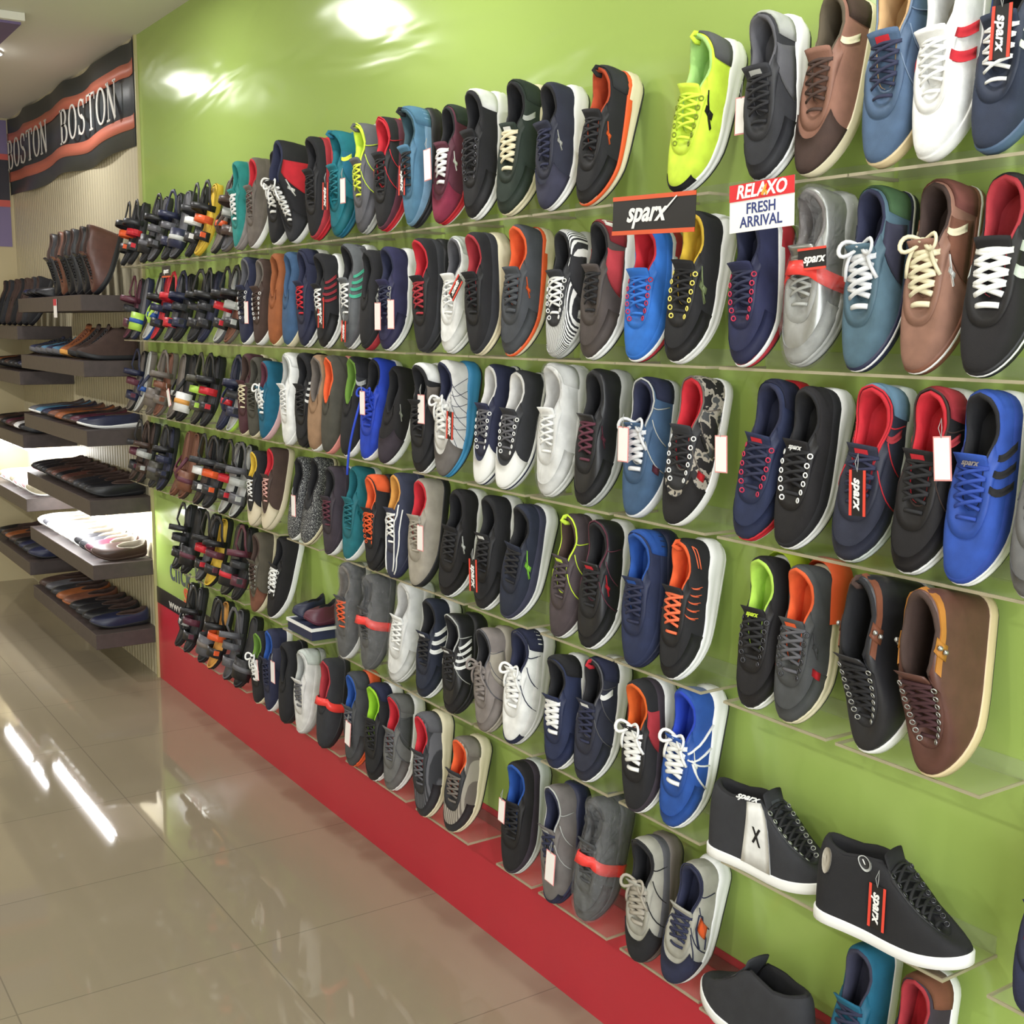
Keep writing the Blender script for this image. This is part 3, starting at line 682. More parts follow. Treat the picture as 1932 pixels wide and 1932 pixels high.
# ---------------------------------------------------------------- hanging signs
def sign_board(M, w_, h_, parts, label, name='brand_sign'):
    t = thing(name, label, 'sign', None, M)
    for n_, x0, x1, y0, y1, d, m in parts: b = MB(); b.box(x0, x1, y0, y1, 0 if d else -.002, d); obj(n_, b.me(n_, False), m, t)
    return t
BLK = mat('1d1c1e', 'g', .35); ORG = mat('d85830', 'g', .4); WHT = mat('f2f2f0', 'g', .4); TRED = mat('d8242c', 'g', .4)
t = sign_board(facing(-1.76, -.165, 1.844, 1.5), .24, .07, [('board', -.118, .118, -.036, .036, .001, BLK), ('orange_edge', -.118, .118, .028, .036, .0022, ORG), ('orange_edge', -.118, .118, -.036, -.028, .0022, ORG)], 'black sign with orange edges and white italic lettering above the bright blue shoe')
put('lettering', 'sparx', .052, t, (-.02, .004, .002), WHT, shear=.35, bold=.0012, sx=.95); b = MB(); stroke(b, [(.0, 0, .004), (.035, .026, .002)], .001); o = obj('letter_flourish', b.me('flourish', False), WHT, t); o.location = (.034, .004, .0022)
t = sign_board(facing(-1.478, -.168, 1.838, -2), .15, .078, [('board', -.074, .074, -.04, .04, .001, WHT), ('red_header', -.074, .074, .012, .04, .002, TRED)], 'red and white fresh arrival sign above the silver wrapped shoe', 'arrival_sign')
put('header_lettering', 'RELAXO', .031, t, (0, .0255, .002), WHT, shear=.2, bold=.0008, sx=.98); put('lettering', 'FRESH', .025, t, (0, -.003, .001), mat('2c3a78', 'g', .4), bold=.0004); put('lettering', 'ARRIVAL', .025, t, (0, -.025, .001), mat('2c3a78', 'g', .4), bold=.0004)
b = MB(); stroke(b, [(-.006, -.009, .004), (.001, .002, .005), (.004, .008, .001)], .0012); stroke(b, [(.004, -.009, .003), (.002, -.002, .004)], .0012); o = obj('flame_mark', b.me('flame_mark', False), mat('e8a83a', 'g', .4), t); o.location = (.010, .0255, .0028)
t = sign_board(facing(-4.63, -.16, 1.835, 0), .09, .035, [('board', -.05, .05, -.018, .018, .001, BLK), ('orange_edge', -.05, .05, -.024, -.018, .002, ORG)], 'small black sign with white italic lettering above the second row of sandals')
put('lettering', 'sparx', .026, t, (0, 0, .002), WHT, shear=.35, bold=.0006)

# ---------------------------------------------------------------- acrylic shelves
ROWZ = {1: 1.879, 2: 1.565, 3: 1.254, 4: .946, 5: .644, 6: .318}
ROWN = {1: 'top row', 2: 'second row', 3: 'third row', 4: 'fourth row', 5: 'fifth row', 6: 'bottom row'}
def ashelf(x0, x1, z, label, d=.118):
    t = thing('acrylic_shelf', label, 'shelf', 'clear acrylic shelves on the green wall', Matrix.Translation(((x0+x1)/2, 0, z)))
    h = (x1-x0)/2
    b = MB(); b.box(-h+.003, h-.003, -d+.003, -.001, -.004, 0); b.box(-h+.003, h-.003, -.004, -.001, 0, .03); obj('plate', b.me('plate', False), ACR, t)
    b = MB(); b.box(-h, h, -d, -d+.003, -.0045, .0005); b.box(-h, -h+.003, -d+.003, -.001, -.0045, .0005); b.box(h-.003, h, -d+.003, -.001, -.0045, .0005); obj('edge', b.me('edge', False), ACRE, t)
DATA = '''
1|-3.931|-2.4|0.305|0.067|c|tl|gy2|tl|wh|mg:gy2 sole2:wh|teal and grey sneaker with white laces
1|-3.814|-2.7|0.305|0.053|c|gr|wh|rd|gr|mg:gr|grey brown sneaker with red lining and pale sole
1|-3.613|-2.6|0.305|0.067|c|bk|wh|bk|wh|sole2:wh bow|black canvas sneaker with white laces and white sole
1|-3.487|-2.9|0.287|0.051|h|bk|wh|nv|wh|sp:rd x:wh bow tc:bk2|black and red high top sneaker with white laces
1|-3.320|-2.4|0.296|0.063|r|bk|rd|bk|bk|mg:rd2|black running shoe with red lower edge
1|-3.178|-3.0|0.295|0.047|r|tq|tq2|tq|tq|sp:tq2 st1:ye2 pt:tq2|teal running shoe with a yellow side flash
1|-3.013|-2.9|0.286|0.057|r|gy|lg|ny|ye2|ln:ny pt:gy|grey running shoe with neon yellow lining
1|-2.902|-2.5|0.293|0.047|r|bk|rd|rd|bk|ln:rd mg:mr sole2:wh|black running shoe with red lining and red sole line
1|-2.731|-2.6|0.286|0.063|r|sb|bk|dt|bk|mg:sb2 pt:bk hc:sb|steel blue running shoe with a dark lining
1|-2.617|0.8|0.278|0.025|r|mr|rd|bk|wh|x:wh hc:dg sole2:wh tc:mr2|maroon running shoe with white laces and a white spark mark
1|-2.448|-2.8|0.286|0.049|r|bk|wh|bk|bk|ey:gy hc:wh|black running shoe with a white heel tab
1|-2.326|0.3|0.299|0.025|r|dg|cr|bk|cr|hc:dg st1:lg tl:wh|dark green running shoe with thick cream laces
1|-2.153|-2.8|0.263|0.043|r|nv2|wh|bk|nv|x:lg tc:nv3|dark navy running shoe with a grey spark mark
1|-2.030|4.8|0.266|0.025|r|bk|cr|or2|bk|x:or soleu:or pt:bk hc:bk2|black running shoe with orange lining and cream sole
1|-1.746|7.1|0.281|0.025|r|ny|wh|ng|ny|logo:bk hc:gy pt:ny ey:ny2 toe:bk|neon yellow running shoe with a white sole, standing alone
1|-1.516|-2.7|0.273|0.067|r|bk2|wh|gy|bk|sp:gy hc:lg tl:lg|charcoal running shoe with a grey tongue top
1|-1.421|1.7|0.290|0.025|c|bn2|cr|ol2|db|st1:cr tc:db hc:db sole2:cr|brown suede sneaker with a cream side strip
1|-1.273|-2.9|0.289|0.039|c|nb|cr2|tn2|nv|ln:nb2 tl:rd|blue suede sneaker with a tan lining
1|-1.166|-2.8|0.274|0.041|c|wh|wh|wh|wh|st2:rd|white sneaker with two red side stripes
1|-1.097|-2.5|0.270|0.025|c|nb3|nb|bk|wh|st3:wh sp:rb2 sole2:wh|navy and blue sneaker with white stripes
2|-3.899|-2.3|0.287|0.059|c|nv|wh|gy|bk|ey:wh sole2:wh|navy sneaker with metal eyelets
2|-3.783|-2.5|0.276|0.053|c|db|wh|gr|db|ey:wh sole2:wh|dark brown sneaker with metal eyelets
2|-3.634|-2.6|0.294|0.065|s|tn3|cr|tn3|tn3|sole2:cr|tan suede slip-on shoe
2|-3.522|-2.4|0.292|0.065|s|sb3|cr|sb3|sb3|sole2:cr|slate blue suede slip-on shoe
2|-3.415|-2.9|0.294|0.053|r|nv|wh|nv|rd|hc:nv|navy running shoe with a red lace patch
2|-3.268|-2.8|0.273|0.063|r|bk|wh|bk|wh|st4:rd3|black running shoe with red and white side lines
2|-3.118|-2.7|0.287|0.045|r|gy3|wh|bk|wh|st4:gn2 mg:gy|grey running shoe with green and white side lines
2|-2.984|-2.4|0.273|0.065|s|bk|rd2|bk|bk|mg:bk|black slip-on shoe with a dark red sole
2|-2.892|-2.8|0.273|0.043|r|nv4|wh|nv|nv|ey:lg|plain navy running shoe with a white sole
2|-2.678|-2.9|0.277|0.061|r|bk|bk|rd|rd2|mg:bk2|black running shoe with a deep red lining
2|-2.575|-2.8|0.277|0.025|r|wh|wh|gy|wh|hc:lg2|white running shoe with a grey lining
2|-2.417|-2.7|0.281|0.067|r|bk|cr|rd2|bk|mg:bk2|black running shoe with a dark red lining
2|-2.302|-1.5|0.287|0.025|r|gy4|cr|or|gy4|x:or soleu:or|charcoal running shoe with orange lining and thick cream sole
2|-2.126|-1.6|0.270|0.025|r|kn1|lg|bk|wh|sp:bk2 ey:wh tc2:kn1 toe:kn1|black and white pinstriped running shoe
2|-2.004|0.8|0.283|0.025|r|gb|wh|bk|bk|sp:rd4 hc:rd3 st0:wh|brown and black running shoe with a perforated red panel
2|-1.856|-2.8|0.263|0.025|r|bl2|rd5|rd|bl2|ey:pk soleu:wh mg:bl2|bright blue running shoe with red lining
2|-1.739|3.6|0.282|0.025|r|bk|wh|ye|bk|logo:gg ey:ye3 soleb:ye sole2:wh|black running shoe with a yellow lining
2|-1.549|-2.8|0.262|0.043|r|nv5|rd5|nv|nv|ey:pk soleu:wh|navy running shoe with a red tipped sole under the red and white sign
2|-1.428|-0.4|0.302|0.025|r|sv|lg|gr2|sv|wrap band|silver shoe wrapped in clear plastic with a red band
2|-1.296|-2.9|0.303|0.033|c|sb4|nv|nv|wh2|sp:nv3 hc:dt2 stripe bow sole2:wh|blue green suede sneaker with long white laces
2|-1.185|-1.8|0.296|0.025|c|bn3|bn|db2|cr|sp:bn hc:bn5 x:wh stripe bow st1:cr sole2:cr|brown suede sneaker with wide cream laces
2|-1.081|-1.8|0.291|0.025|c|bk3|bk|rd2|wh|st2:lg2 stripe sole2:wh|black skate shoe with crossed white laces and red insole
3|-3.943|-2.1|0.280|0.049|c|mr3|cr|db|cr|sole2:cr|maroon sneaker with beige laces
3|-3.843|-2.9|0.268|0.057|c|ol|cr|ol|ol|sole2:cr|olive sneaker
3|-3.755|-2.7|0.262|0.055|c|tb|pk2|mr|wh|bow sole2:wh|teal blue sneaker with white laces
3|-3.552|-2.8|0.299|0.063|c|wh|wh|lg|wh|hc:wh|white leather sneaker with a white sole
3|-3.451|-2.9|0.286|0.045|r|bk|bk|bk|bk|st4:wh|black training shoe with white side stripes
3|-3.342|-2.6|0.286|0.065|s|tn4|wh|gr|tn4|sole2:wh|light tan slip-on shoe
3|-3.249|-2.5|0.286|0.063|s|ol|pk3|or|ol|ey:or|olive slip-on shoe with orange lining
3|-3.140|-2.4|0.290|0.041|s|bk|wh|gn|bk|sp:bk2 st1:lg|black slip-on shoe with green lining
3|-3.032|-2.9|0.286|0.025|c|rb|wh|bk|rb|bow long|royal blue canvas shoe with a loose lace hanging down
3|-2.915|-2.8|0.268|0.025|s|bk3|wh|bk|bk|tc:db3 x:lg|black slip-on shoe with a small grey mark and white sole
3|-2.698|-2.9|0.275|0.057|r|bk|wh|bk|bk|sp:gr hc:wh|black and dusty pink running shoe
3|-2.596|-2.5|0.291|0.033|r|wh3|ab|nv|wh|net:nv tc:gy5 bow|white and grey running shoe with netted dark lines and blue sole
3|-2.423|-0.8|0.290|0.025|c|nv|wh|wh3|gy|tc:wh ey:wh stripe|navy canvas shoe with a white rubber toe cap
3|-2.326|1.0|0.280|0.025|c|bk2|wh|wh3|gy|tc:wh ey:wh stripe|charcoal canvas shoe with a white rubber toe cap
3|-2.150|-2.4|0.305|0.025|r|wh|wh|wh3|wh|wrap hc:wh|plain white training shoe in clear plastic
3|-2.016|1.1|0.290|0.025|l|bk|lg|bk|mr|x:mr|black leather running shoe with maroon laces
3|-1.845|-2.5|0.284|0.037|c|nb4|wh2|nv|wh2|ln:lg x2:mr hc:nv bow|blue denim sneaker with wide white laces
3|-1.727|1.0|0.291|0.025|c|cm|wh|rd|bk|sp:cm tc:bk3 ey:wh x2:rd ln:gr bt:bk3|camouflage sneaker with red lining
3|-1.539|5.4|0.292|0.025|r|nv6|rd|nv|nv|ey:pk tl:rd hc:nv sole2:wh|navy running shoe with red eyelets and red sole
3|-1.436|3.5|0.281|0.025|r|bk3|wh|bk|bk|ey:wh tt:wh mg:bk|black running shoe with five white eyelets
3|-1.306|3.0|0.296|0.025|r|nv2|lg2|rd|nv|ln:rd tl:rd hc:sb2 st1:rd2|navy running shoe with red lining and red piping
3|-1.184|2.1|0.296|0.025|r|bk3|wh|rd|bk|ln:db2 tl:rd hc:rd2 st1:rd4|black running shoe with red lining
3|-1.086|0.7|0.299|0.025|r|rb3|wh|bk|rb4|st3:bk mg:rb4 tt:gy2|blue running shoe with black lining and white sole
3|-0.973|-0.8|0.289|0.025|r|gy6|lg|or|gy|st3:gy tl:or|grey running shoe cut off by the right edge of the photo
4|-3.876|-2.7|0.262|0.051|c|bk|cr3|ye|wh|tc:cr3|black canvas shoe with beige toe cap and yellow lining
4|-3.773|-2.5|0.279|0.031|c|db|cr3|rd|pk4|tc:cr3|dark brown canvas shoe with beige toe cap
4|-3.549|-2.6|0.273|0.031|s|kn2|wh|bk|bk||dark speckled knit shoe
4|-3.456|0.6|0.277|0.025|s|kn2|cr|bk|bk|soleu:cr stripe2|dark speckled knit shoe with layered beige sole
4|-3.256|-2.7|0.271|0.059|c|db3|wh|bk|mr|mg:db3|dark maroon canvas shoe
4|-3.151|-2.6|0.276|0.031|c|tq3|wh|tq3|tq3|x:tq|plain teal canvas shoe
4|-2.976|-2.8|0.274|0.053|r|bk|bk|or|or|ey:or hc:or|black running shoe with orange eyelets
4|-2.863|-2.6|0.292|0.045|c|nb5|nv|tn|wh|vv:wh|navy sneaker with white stripes running down to the toe
4|-2.733|-2.9|0.292|0.045|c|gr3|bk|rd|gr3|bt:bk|beige grey sneaker with a bright red lining
4|-2.593|3.0|0.285|0.025|r|bk3|wh|bk|bk|x:wh|all black mesh shoe with a white sole
4|-2.418|-0.3|0.283|0.025|r|bk|wh|bk|bk|tl:wh|black mesh running shoe beside one with green mark
4|-2.310|6.6|0.285|0.025|r|nv7|wh|bk|bk|logo:gn3 mg:nv3|dark navy running shoe with a green side mark
4|-2.103|3.2|0.280|0.025|r|gb2|wh|db|gb2|ln:ny tl:ny pt:ny mg:gb2|dark brown running shoe with lime lining
4|-1.994|0.0|0.275|0.025|l|bk|wh|bk|bk|ln:mr x:rd tl:rd|black leather running shoe with red trim
4|-1.832|-2.6|0.284|0.037|r|nv6|nv|bl3|nv|hc:bl3 tl:bl3 mg:nv6|navy knit running shoe with blue collar
4|-1.723|-0.2|0.276|0.025|r|bk|wh|or|or3|zz:or3 pt:or soleb:or sole2:wh|black running shoe with orange lining and orange zigzags
4|-1.505|-1.1|0.277|0.025|r|bk3|wh|lm|bk|soleh:ny ey:gy tt:ny|black running shoe with lime green lining
4|-1.414|-0.6|0.280|0.025|r|gy7|cr|or|gy|soleh:or x2:rd x:gy ey:gy tl:or|charcoal running shoe with orange lining and orange heel
4|-1.237|0.2|0.303|0.025|b|lb|wh|bk|bk|ey:lg strap:bn6 pt:db|black leather boot with a brown collar strap
4|-1.114|-3.0|0.290|0.027|b|lbr|cr2|db|mr4|ey:lg strap:tn5|brown leather boot with a tan collar strap
5|-3.867|-2.0|0.280|0.055|c|ol3|cr|db|db|ey:lg tc:bn|olive brown sneaker with metal eyelets
5|-3.759|5.0|0.287|0.025|c|bk3|wh|bk|wh|ey:wh|black canvas shoe with white laces and thick white sole
5|-3.163|-2.5|0.294|0.063|c|gy8|wh|gr|or|wrap hc:gy8|dark grey shoe in a clear plastic bag
5|-3.018|-2.7|0.284|0.053|c|gy8|gy8|gy8|gy8|wrap band|dark grey shoe wrapped in plastic with a red band
5|-2.873|2.7|0.290|0.025|r|wh|wh|wh3|wh|wrap|white training shoe in clear plastic
5|-2.712|-1.3|0.266|0.025|r|nv7|wh|bk|bk|st3:wh tl:wh|navy training shoe with white stripes
5|-2.555|-2.4|0.262|0.039|l|bk|bk|bk|bk|st4:wh ln:lg tl:wh|black leather training shoe with white stripes
5|-2.388|-2.9|0.263|0.051|r|gr4|gr3|bk|gr4|sp:gr3 bow ln:gy|grey running shoe with grey laces
5|-2.287|-0.6|0.275|0.025|r|wh|wh3|nv|wh|ln:nv hc:nv bow toe:nv mg:wh3|white running shoe with navy toe and navy heel
5|-2.095|-2.8|0.264|0.045|r|nv6|wh|bk|wh|hc:bk|dark navy running shoe with white laces
5|-2.000|0.2|0.280|0.025|r|nv2|wh|bk|nv|ln:gy hc:nv st1:wh tl:wh pt:rd|navy running shoe with a red heel lining
5|-1.808|-2.9|0.279|0.055|r|bk|wh|or4|wh|sp:rd2 bow mg:db3|black and red running shoe with white laces
5|-1.712|2.0|0.304|0.025|r|rb5|wh|rb|wh|nt2:wh x:wh bow|blue running shoe with crossing white side bands
5|-0.923|-1.3|0.262|0.025|r|nv|wh|nv|rd|mg:nv|navy shoe cut off at the right edge of the photo
6|-3.861|-2.2|0.262|0.065|c|bk|cr|gn|wh|bow|black sneaker with white laces
6|-3.757|-2.2|0.291|0.061|c|nv|wh|bl3|nv|sp:nv3|navy sneaker with blue lining
6|-3.609|-2.1|0.276|0.073|s|bk|bk|bk|bk||narrow black slip-on shoe
6|-3.490|-2.1|0.281|0.063|c|wh3|lg|lg|gy|hc:lg2 mg:wh3|off white sneaker with dark eyelets
6|-3.325|-2.4|0.289|0.057|s|bk2|bk|rd2|bk|band2|black knit shoe with a red band around it
6|-3.131|-2.6|0.286|0.047|r|gy8|or|bl3|gy|hc:gy4|dark grey running shoe with an orange sole
6|-2.991|-2.9|0.293|0.045|r|bk|wh|lm2|bk|hc:nv|black running shoe with a lime green lining
6|-2.906|-1.4|0.284|0.025|r|gy6|wh|rd|gy|sp:gy7 ln:gy hc:gy6|grey running shoe with a bright red lining
6|-2.690|-2.4|0.288|0.059|r|kn3|cr|rd|gy|hc:gy|dark striped knit running shoe
6|-2.570|1.3|0.262|0.025|r|kn4|cr|or|gr|hc:gr5|brown striped knit running shoe with orange lining
6|-2.282|-2.7|0.285|0.029|r|bk3|lg2|bl3|bk|mg:db3|black running shoe with blue lining and wavy grey sole
6|-2.099|-2.8|0.278|0.045|r|gy5|nv|nv|nv|ln:lg tl:lg toe:nv|grey running shoe with navy toe and laces
6|-1.994|2.5|0.287|0.025|r|gy7|gy8|gy8|gy8|wrap band|dark shoe in crinkled plastic with a red band
6|-1.792|-3.0|0.270|0.039|r|sv2|gr|bk|gr3|ln:bk tc:bk mg:gy bow|silver and black running shoe with loose grey laces
6|-1.701|5.2|0.268|0.025|r|sv2|wh|nv|nv|ln:nv tc:nv x3:or net3:nv|silver and navy running shoe with an orange oval'''
NAMES = dict(r='running_shoe', c='sneaker', s='slip_on_shoe', h='high_top_sneaker', b='ankle_boot', l='running_shoe')
CAT = dict(r='shoe', c='shoe', s='shoe', h='shoe', b='boot', l='shoe')
def short(t, r_):
    w_ = t.replace(',', '').split()[:8]
    while w_[-1] in ('with', 'a', 'and', 'to', 'the', 'white', 'red', 'of', 'one', 'in', 'black', 'thick', 'off', 'five', 'beside', 'orange', 'around', 'side', 'small', 'brown', 'at', 'dark', 'by', 'lime', 'toe', 'layered', 'running', 'bright', 'grey', 'perforated', 'crossing', 'deep', 'cream', 'two', 'clear', 'wide', 'crossed', 'plastic', 'green', 'stripes', 'loose', 'navy', 'lower', 'pale'): w_.pop()
    return ' '.join(w_)+', '+ROWN[r_]
rows = {}
for i, ln in enumerate(DATA.strip().split('\n')):
    a = ln.split('|'); rows.setdefault(int(a[0]), []).append((float(a[1]), i, a))
for r_, lst in rows.items():
    for it_ in range(6):        # neighbours keep at least a shoe's width
        for j in range(len(lst)-1):
            d_ = .094-(lst[j+1][0]-lst[j][0])
            if d_ > 0: lst[j] = (lst[j][0]-d_*.55,)+lst[j][1:]; lst[j+1] = (lst[j+1][0]+d_*.45,)+lst[j+1][1:]
    cur = []; groups = []
    for X, i, a in lst:
        if cur and X-cur[-1] > .135: groups.append(cur); cur = []
        cur.append(X)
    groups.append(cur)
    ex = [[g[0]-.07, g[-1]+.085] for g in groups]
    for j in range(len(ex)-1):
        if ex[j][1] > ex[j+1][0]-.004: m_ = (ex[j][1]+ex[j+1][0])/2; ex[j][1] = m_-.002; ex[j+1][0] = m_+.002
    for j, (a_, b_) in enumerate(ex):
        ashelf(a_, b_, ROWZ[r_], 'clear acrylic shelf under the %s' % short( lst[[k for k, q_ in enumerate(lst) if a_ <= q_[0] <= b_][0]][2][-1], r_))
    for X, i, a in lst:
        tilt, L, yh, st = float(a[2]), min(float(a[3]), .289), float(a[4]), a[5]
        ex_ = {}
        for e in a[10].split():
            k_, _, v_ = e.partition(':'); ex_[k_] = v_ or 'bk'
        rng = random.Random(i*7+1)
        q = 1 if X > -2.9 else 0
        t = thing(NAMES[st], '%s, %s' % (a[-1], ROWN[r_]), CAT[st], 'shoes on the %s' % ROWN[r_], lean(X+.012, ROWZ[r_], tilt, L, -.085-(yh-.025)*.35, -yh+.008, rng.uniform(-4, 7)))
        kids = build_shoe(t, st, (a[6], a[7], a[8], a[9]), ex_, L, q, i % 3, bold=('wide' in a[-1] or 'thick' in a[-1] or 'white laces' in a[-1]))
        settle(t, kids, ROWZ[r_]+.001, -.006)
# ---------------------------------------------------------------- sandals on the far part of the green wall
SC = {}
def sandal(root, kind, cs, q=0):
    """cs: sole, footbed, strap, accent"""
    s, k = shoe_obj('s', .27, 0, 0); ph = s.phi; k = ('sandal', kind)
    def P_(n_, fn, m, par=root): o = obj(n_, part(k, n_, fn), m, par); out.append(o); return o
    out = []
    def f_s():
        t = (1-np.cos(ph))/2; H = np.interp(t, [0, .5, 1], [.016, .02, .028])
        return rings([s.base(ph, .92, 0, False)]+[s.base(ph, kk, 0, False)+np.stack([0*H, 0*H, H*f], -1) for f, kk in ((.1, 1.02), (.5, 1.0), (.9, 1.03), (1.0, 1.0))], True, True)
    def f_f():
        t = (1-np.cos(ph))/2; H = np.interp(t, [0, .5, 1], [.016, .02, .028])
        return rings([s.base(ph, kk, 0, False)+np.stack([0*H, 0*H, H+dz], -1) for kk, dz in ((.96, -.002), (.96, .003), (.9, .004), (.88, .002))], True, True)
    P_('sole', f_s, mat(cs[0], 'r')); P_('footbed', f_f, mat(cs[1], 'r', .6))
    def band(x0, x1, w0, w1, h, wd=.024, n=11):
        V = []; R = []
        for i in range(n):
            a = PI*i/(n-1); x = x0+(x1-x0)*i/(n-1); y = -w0*math.cos(a) if a < PI/2 else -w1*math.cos(a); z = .018+h*math.sin(a)**.8
            zi = z-.003*math.sin(a)
            yi = y*.95
            R.append([(x-wd/2, y, z), (x+wd/2, y, z), (x+wd/2, yi, zi), (x-wd/2, yi, zi)])
        V = [p for r in R for p in r]; F = [(i*4+j, i*4+(j+1) % 4, (i+1)*4+(j+1) % 4, (i+1)*4+j) for i in range(n-1) for j in range(4)]+[(0, 3, 2, 1), ((n-1)*4, (n-1)*4+1, (n-1)*4+2, (n-1)*4+3)]
        return V, F
    if kind == 'sport':
        P_('toe_strap', lambda: band(.065, .075, .045, .047, .042, .034), mat(cs[2], 'l'))
        P_('instep_strap', lambda: band(.125, .135, .042, .04, .056, .026), mat(cs[3], 'l'))
        def f_b():
            m = MB(); m.tube([(.16, .037, .03), (.2, .041, .055), (.245, .033, .054), (.266, .012, .058), (.266, -.012, .058), (.245, -.033, .054), (.2, -.041, .048), (.16, -.037, .03)], .009, 6, .4, nrm=(0, 0, 1)); return m.V, m.F
        P_('heel_strap', f_b, mat(cs[2], 'l'))
        P_('ankle_strap', lambda: band(.17, .165, .041, .041, .078, .022), mat(cs[2], 'l'))
        for x in (.07, .13):
            kk = (k, 'buckle', x)
            if kk not in MCACHE: m = MB(); m.box(x-.009, x+.009, -.044, -.034, .034, .052); MCACHE[kk] = m.me('buckle', False)
            out.append(obj('buckle', MCACHE[kk], mat(cs[3], 'r'), root))
    elif kind == 'thong':
        def f_v():
            m = MB()
            for sd in (1, -1): m.tube([(.07, 0, .02), (.075, 0, .036), (.1, sd*.018, .044), (.13, sd*.034, .036), (.165, sd*.04, .02)], .008, 6, .5)
            return m.V, m.F
        P_('thong_strap', f_v, mat(cs[2], 'r'))
        P_('cross_band', lambda: band(.10, .11, .04, .04, .03, .02), mat(cs[3], 'l'))
    else:
        P_('broad_strap', lambda: band(.07, .08, .046, .047, .045, .075), mat(cs[2], 'l'))
        P_('accent_band', lambda: band(.072, .082, .047, .048, .048, .018), mat(cs[3], 'r'))
    return out
CW = dict(bk='black', bk2='dark grey', db='dark brown', nv='navy', ye='yellow', rd='red', lm='lime green', bl3='blue', gy='grey', lg='light grey', gr='taupe', bn='brown', or_='orange', wh='white', tn='tan', mr='maroon', ol='olive')
SAND = {1: 'sport bk bk2 bk or_|sport bk bk bk2 rd|slide bk bk2 bk gy|sport bk gy bk gy|sport bk bk2 nv gy|slide bk gy nv lg|sport bk bk bk2 wh|sport ye ye bk or_|thong bk gr db or_|sport gr gy db lg',
 2: 'sport bk mr mr bk2|slide nv gy lm bl3|thong bl3 lg lm bl3|sport bk rd bk nv|sport bk gy rd nv|sport bk bk nv bk2|sport bk bk2 bk bk2|sport nv nv bk bk2|sport gy lg bk rd|sport gr bn bk lg',
 3: 'sport bk gr nv mr|thong gr lg nv bl3|slide gr gr gr gr|sport gr bn gr bn|thong bk gr bk lg|slide bk bk wh tn|sport bk ol ol lm|sport bk bk2 bk rd|thong nv nv nv rd|sport lm lg nv bk2',
 4: 'sport bk db bk2 mr|sport bk db db lg|slide ol bk2 ol gy|sport bk nv bk nv|thong bn bn mr bn|slide db bn bn mr|sport bk db bk2 wh|sport bk bk2 bk2 or_|sport bk lg bk rd|sport bk lg gy lg',
 5: 'sport bk bk2 bk bk2|slide bk bk bk mr|sport bk gy bk rd|sport bk ye bk mr|slide bk ol bk rd|sport bk bk mr bk2',
 6: 'thong bk bk bk2 lg|sport bk bk2 bk mr|slide bk bk2 gy gr|sport bk tn bk or_|sport bk gy gy gy|slide bk bk2 bk gy'}
SX = [-5.31, -5.20, -5.03, -4.92, -4.75, -4.64, -4.47, -4.36, -4.19, -4.08]
ORD = ['leftmost', 'second from the left', 'third from the left', 'fourth from the left', 'fifth from the left', 'sixth from the left', 'seventh from the left', 'eighth from the left', 'ninth from the left', 'rightmost']
for r_, s_ in SAND.items():
    it = s_.split('|'); xs = SX[-len(it):]
    for i in range(0, len(it)-1, 2): ashelf(xs[i]-.065, xs[i+1]+.065, ROWZ[r_], 'clear acrylic shelf under the sandals of the %s, %s' % (ROWN[r_], ORD[i//2] if i//2 < len(it)//2-1 else 'rightmost'))
    for i, e in enumerate(it):
        kd, a, b, c, d = e.split(); rng = random.Random(r_*31+i)
        t = thing('sandal' if kd != 'slide' else 'slide_sandal', '%s %s with %s strap, %s of the %s sandals' % (CW[c], 'slide' if kd == 'slide' else 'sandal', CW[d], ORD[i] if i < len(it)-1 else 'rightmost', ROWN[r_]), 'sandal', 'sandals on the %s' % ROWN[r_],
                  lean(xs[i]+.01, ROWZ[r_], rng.uniform(-6, 3), .27, -.10, -.03, rng.uniform(-7, 7)))
        f_ = lambda q_: 'or' if q_ == 'or_' else q_
        kids = sandal(t, kd, (f_(a), f_(b), f_(c), f_(d))); settle(t, kids, ROWZ[r_]+.001, -.006)
# ---------------------------------------------------------------- flat standing shoes at the lower right, shoe box pair
def stand(st, M, cols, ex, L, label, zs, name=None, q=1, cat='shoe', group=None, ymax=-.006):
    t = thing(name or NAMES[st], label, cat, group, M); kids = build_shoe(t, st, cols, ex, L, q, 0); settle(t, kids, zs, ymax); return t
t = stand('h', flatm(-1.32, -.075, .65, 8), ('bk2', 'wh', 'bk', 'bk'), {'ey': 'lg', 'tl': 'gy4', 'bk': 1}, .285, 'black high top sneaker with a white side panel, standing on the fifth row', ROWZ[5]+.001)
s_, k_ = shoe_obj('h', .285, 1, 0)
o = obj('side_panel', part(k_, 'wedge_panel', lambda: s_.quad(((.40, .0), (.66, .0), (.60, .80), (.46, .86)), 1, nx=6, ny=6, off=.0024)), mat('wh', 'l'), t)
def cross_fn():
    m = MB()
    for c in (((.49, .22), (.505, .22), (.565, .42), (.55, .42)), ((.55, .24), (.565, .25), (.505, .42), (.49, .41))): m.add(*s_.quad(c, 1, nx=2, ny=2, off=.0036))
    return m.V, m.F
o = obj('emblem', part(k_, 'cross', cross_fn), mat('bk', 'r'), t)
def on_shoe(s_, t_, v_, side, off=.003):
    p_ = math.acos(1-2*t_); p_ = p_ if side > 0 else 2*PI-p_
    f_ = lambda a, b: Vector(s_.P(np.array([a]), np.array([b]), off)[0])
    c = f_(p_, v_); x = (f_(p_-.05*side, v_)-c).normalized(); y = f_(p_, v_+.03)-c; n = x.cross(y).normalized(); y = n.cross(x)
    M = Matrix((x, y, n)).transposed().to_4x4(); M.translation = c; return M
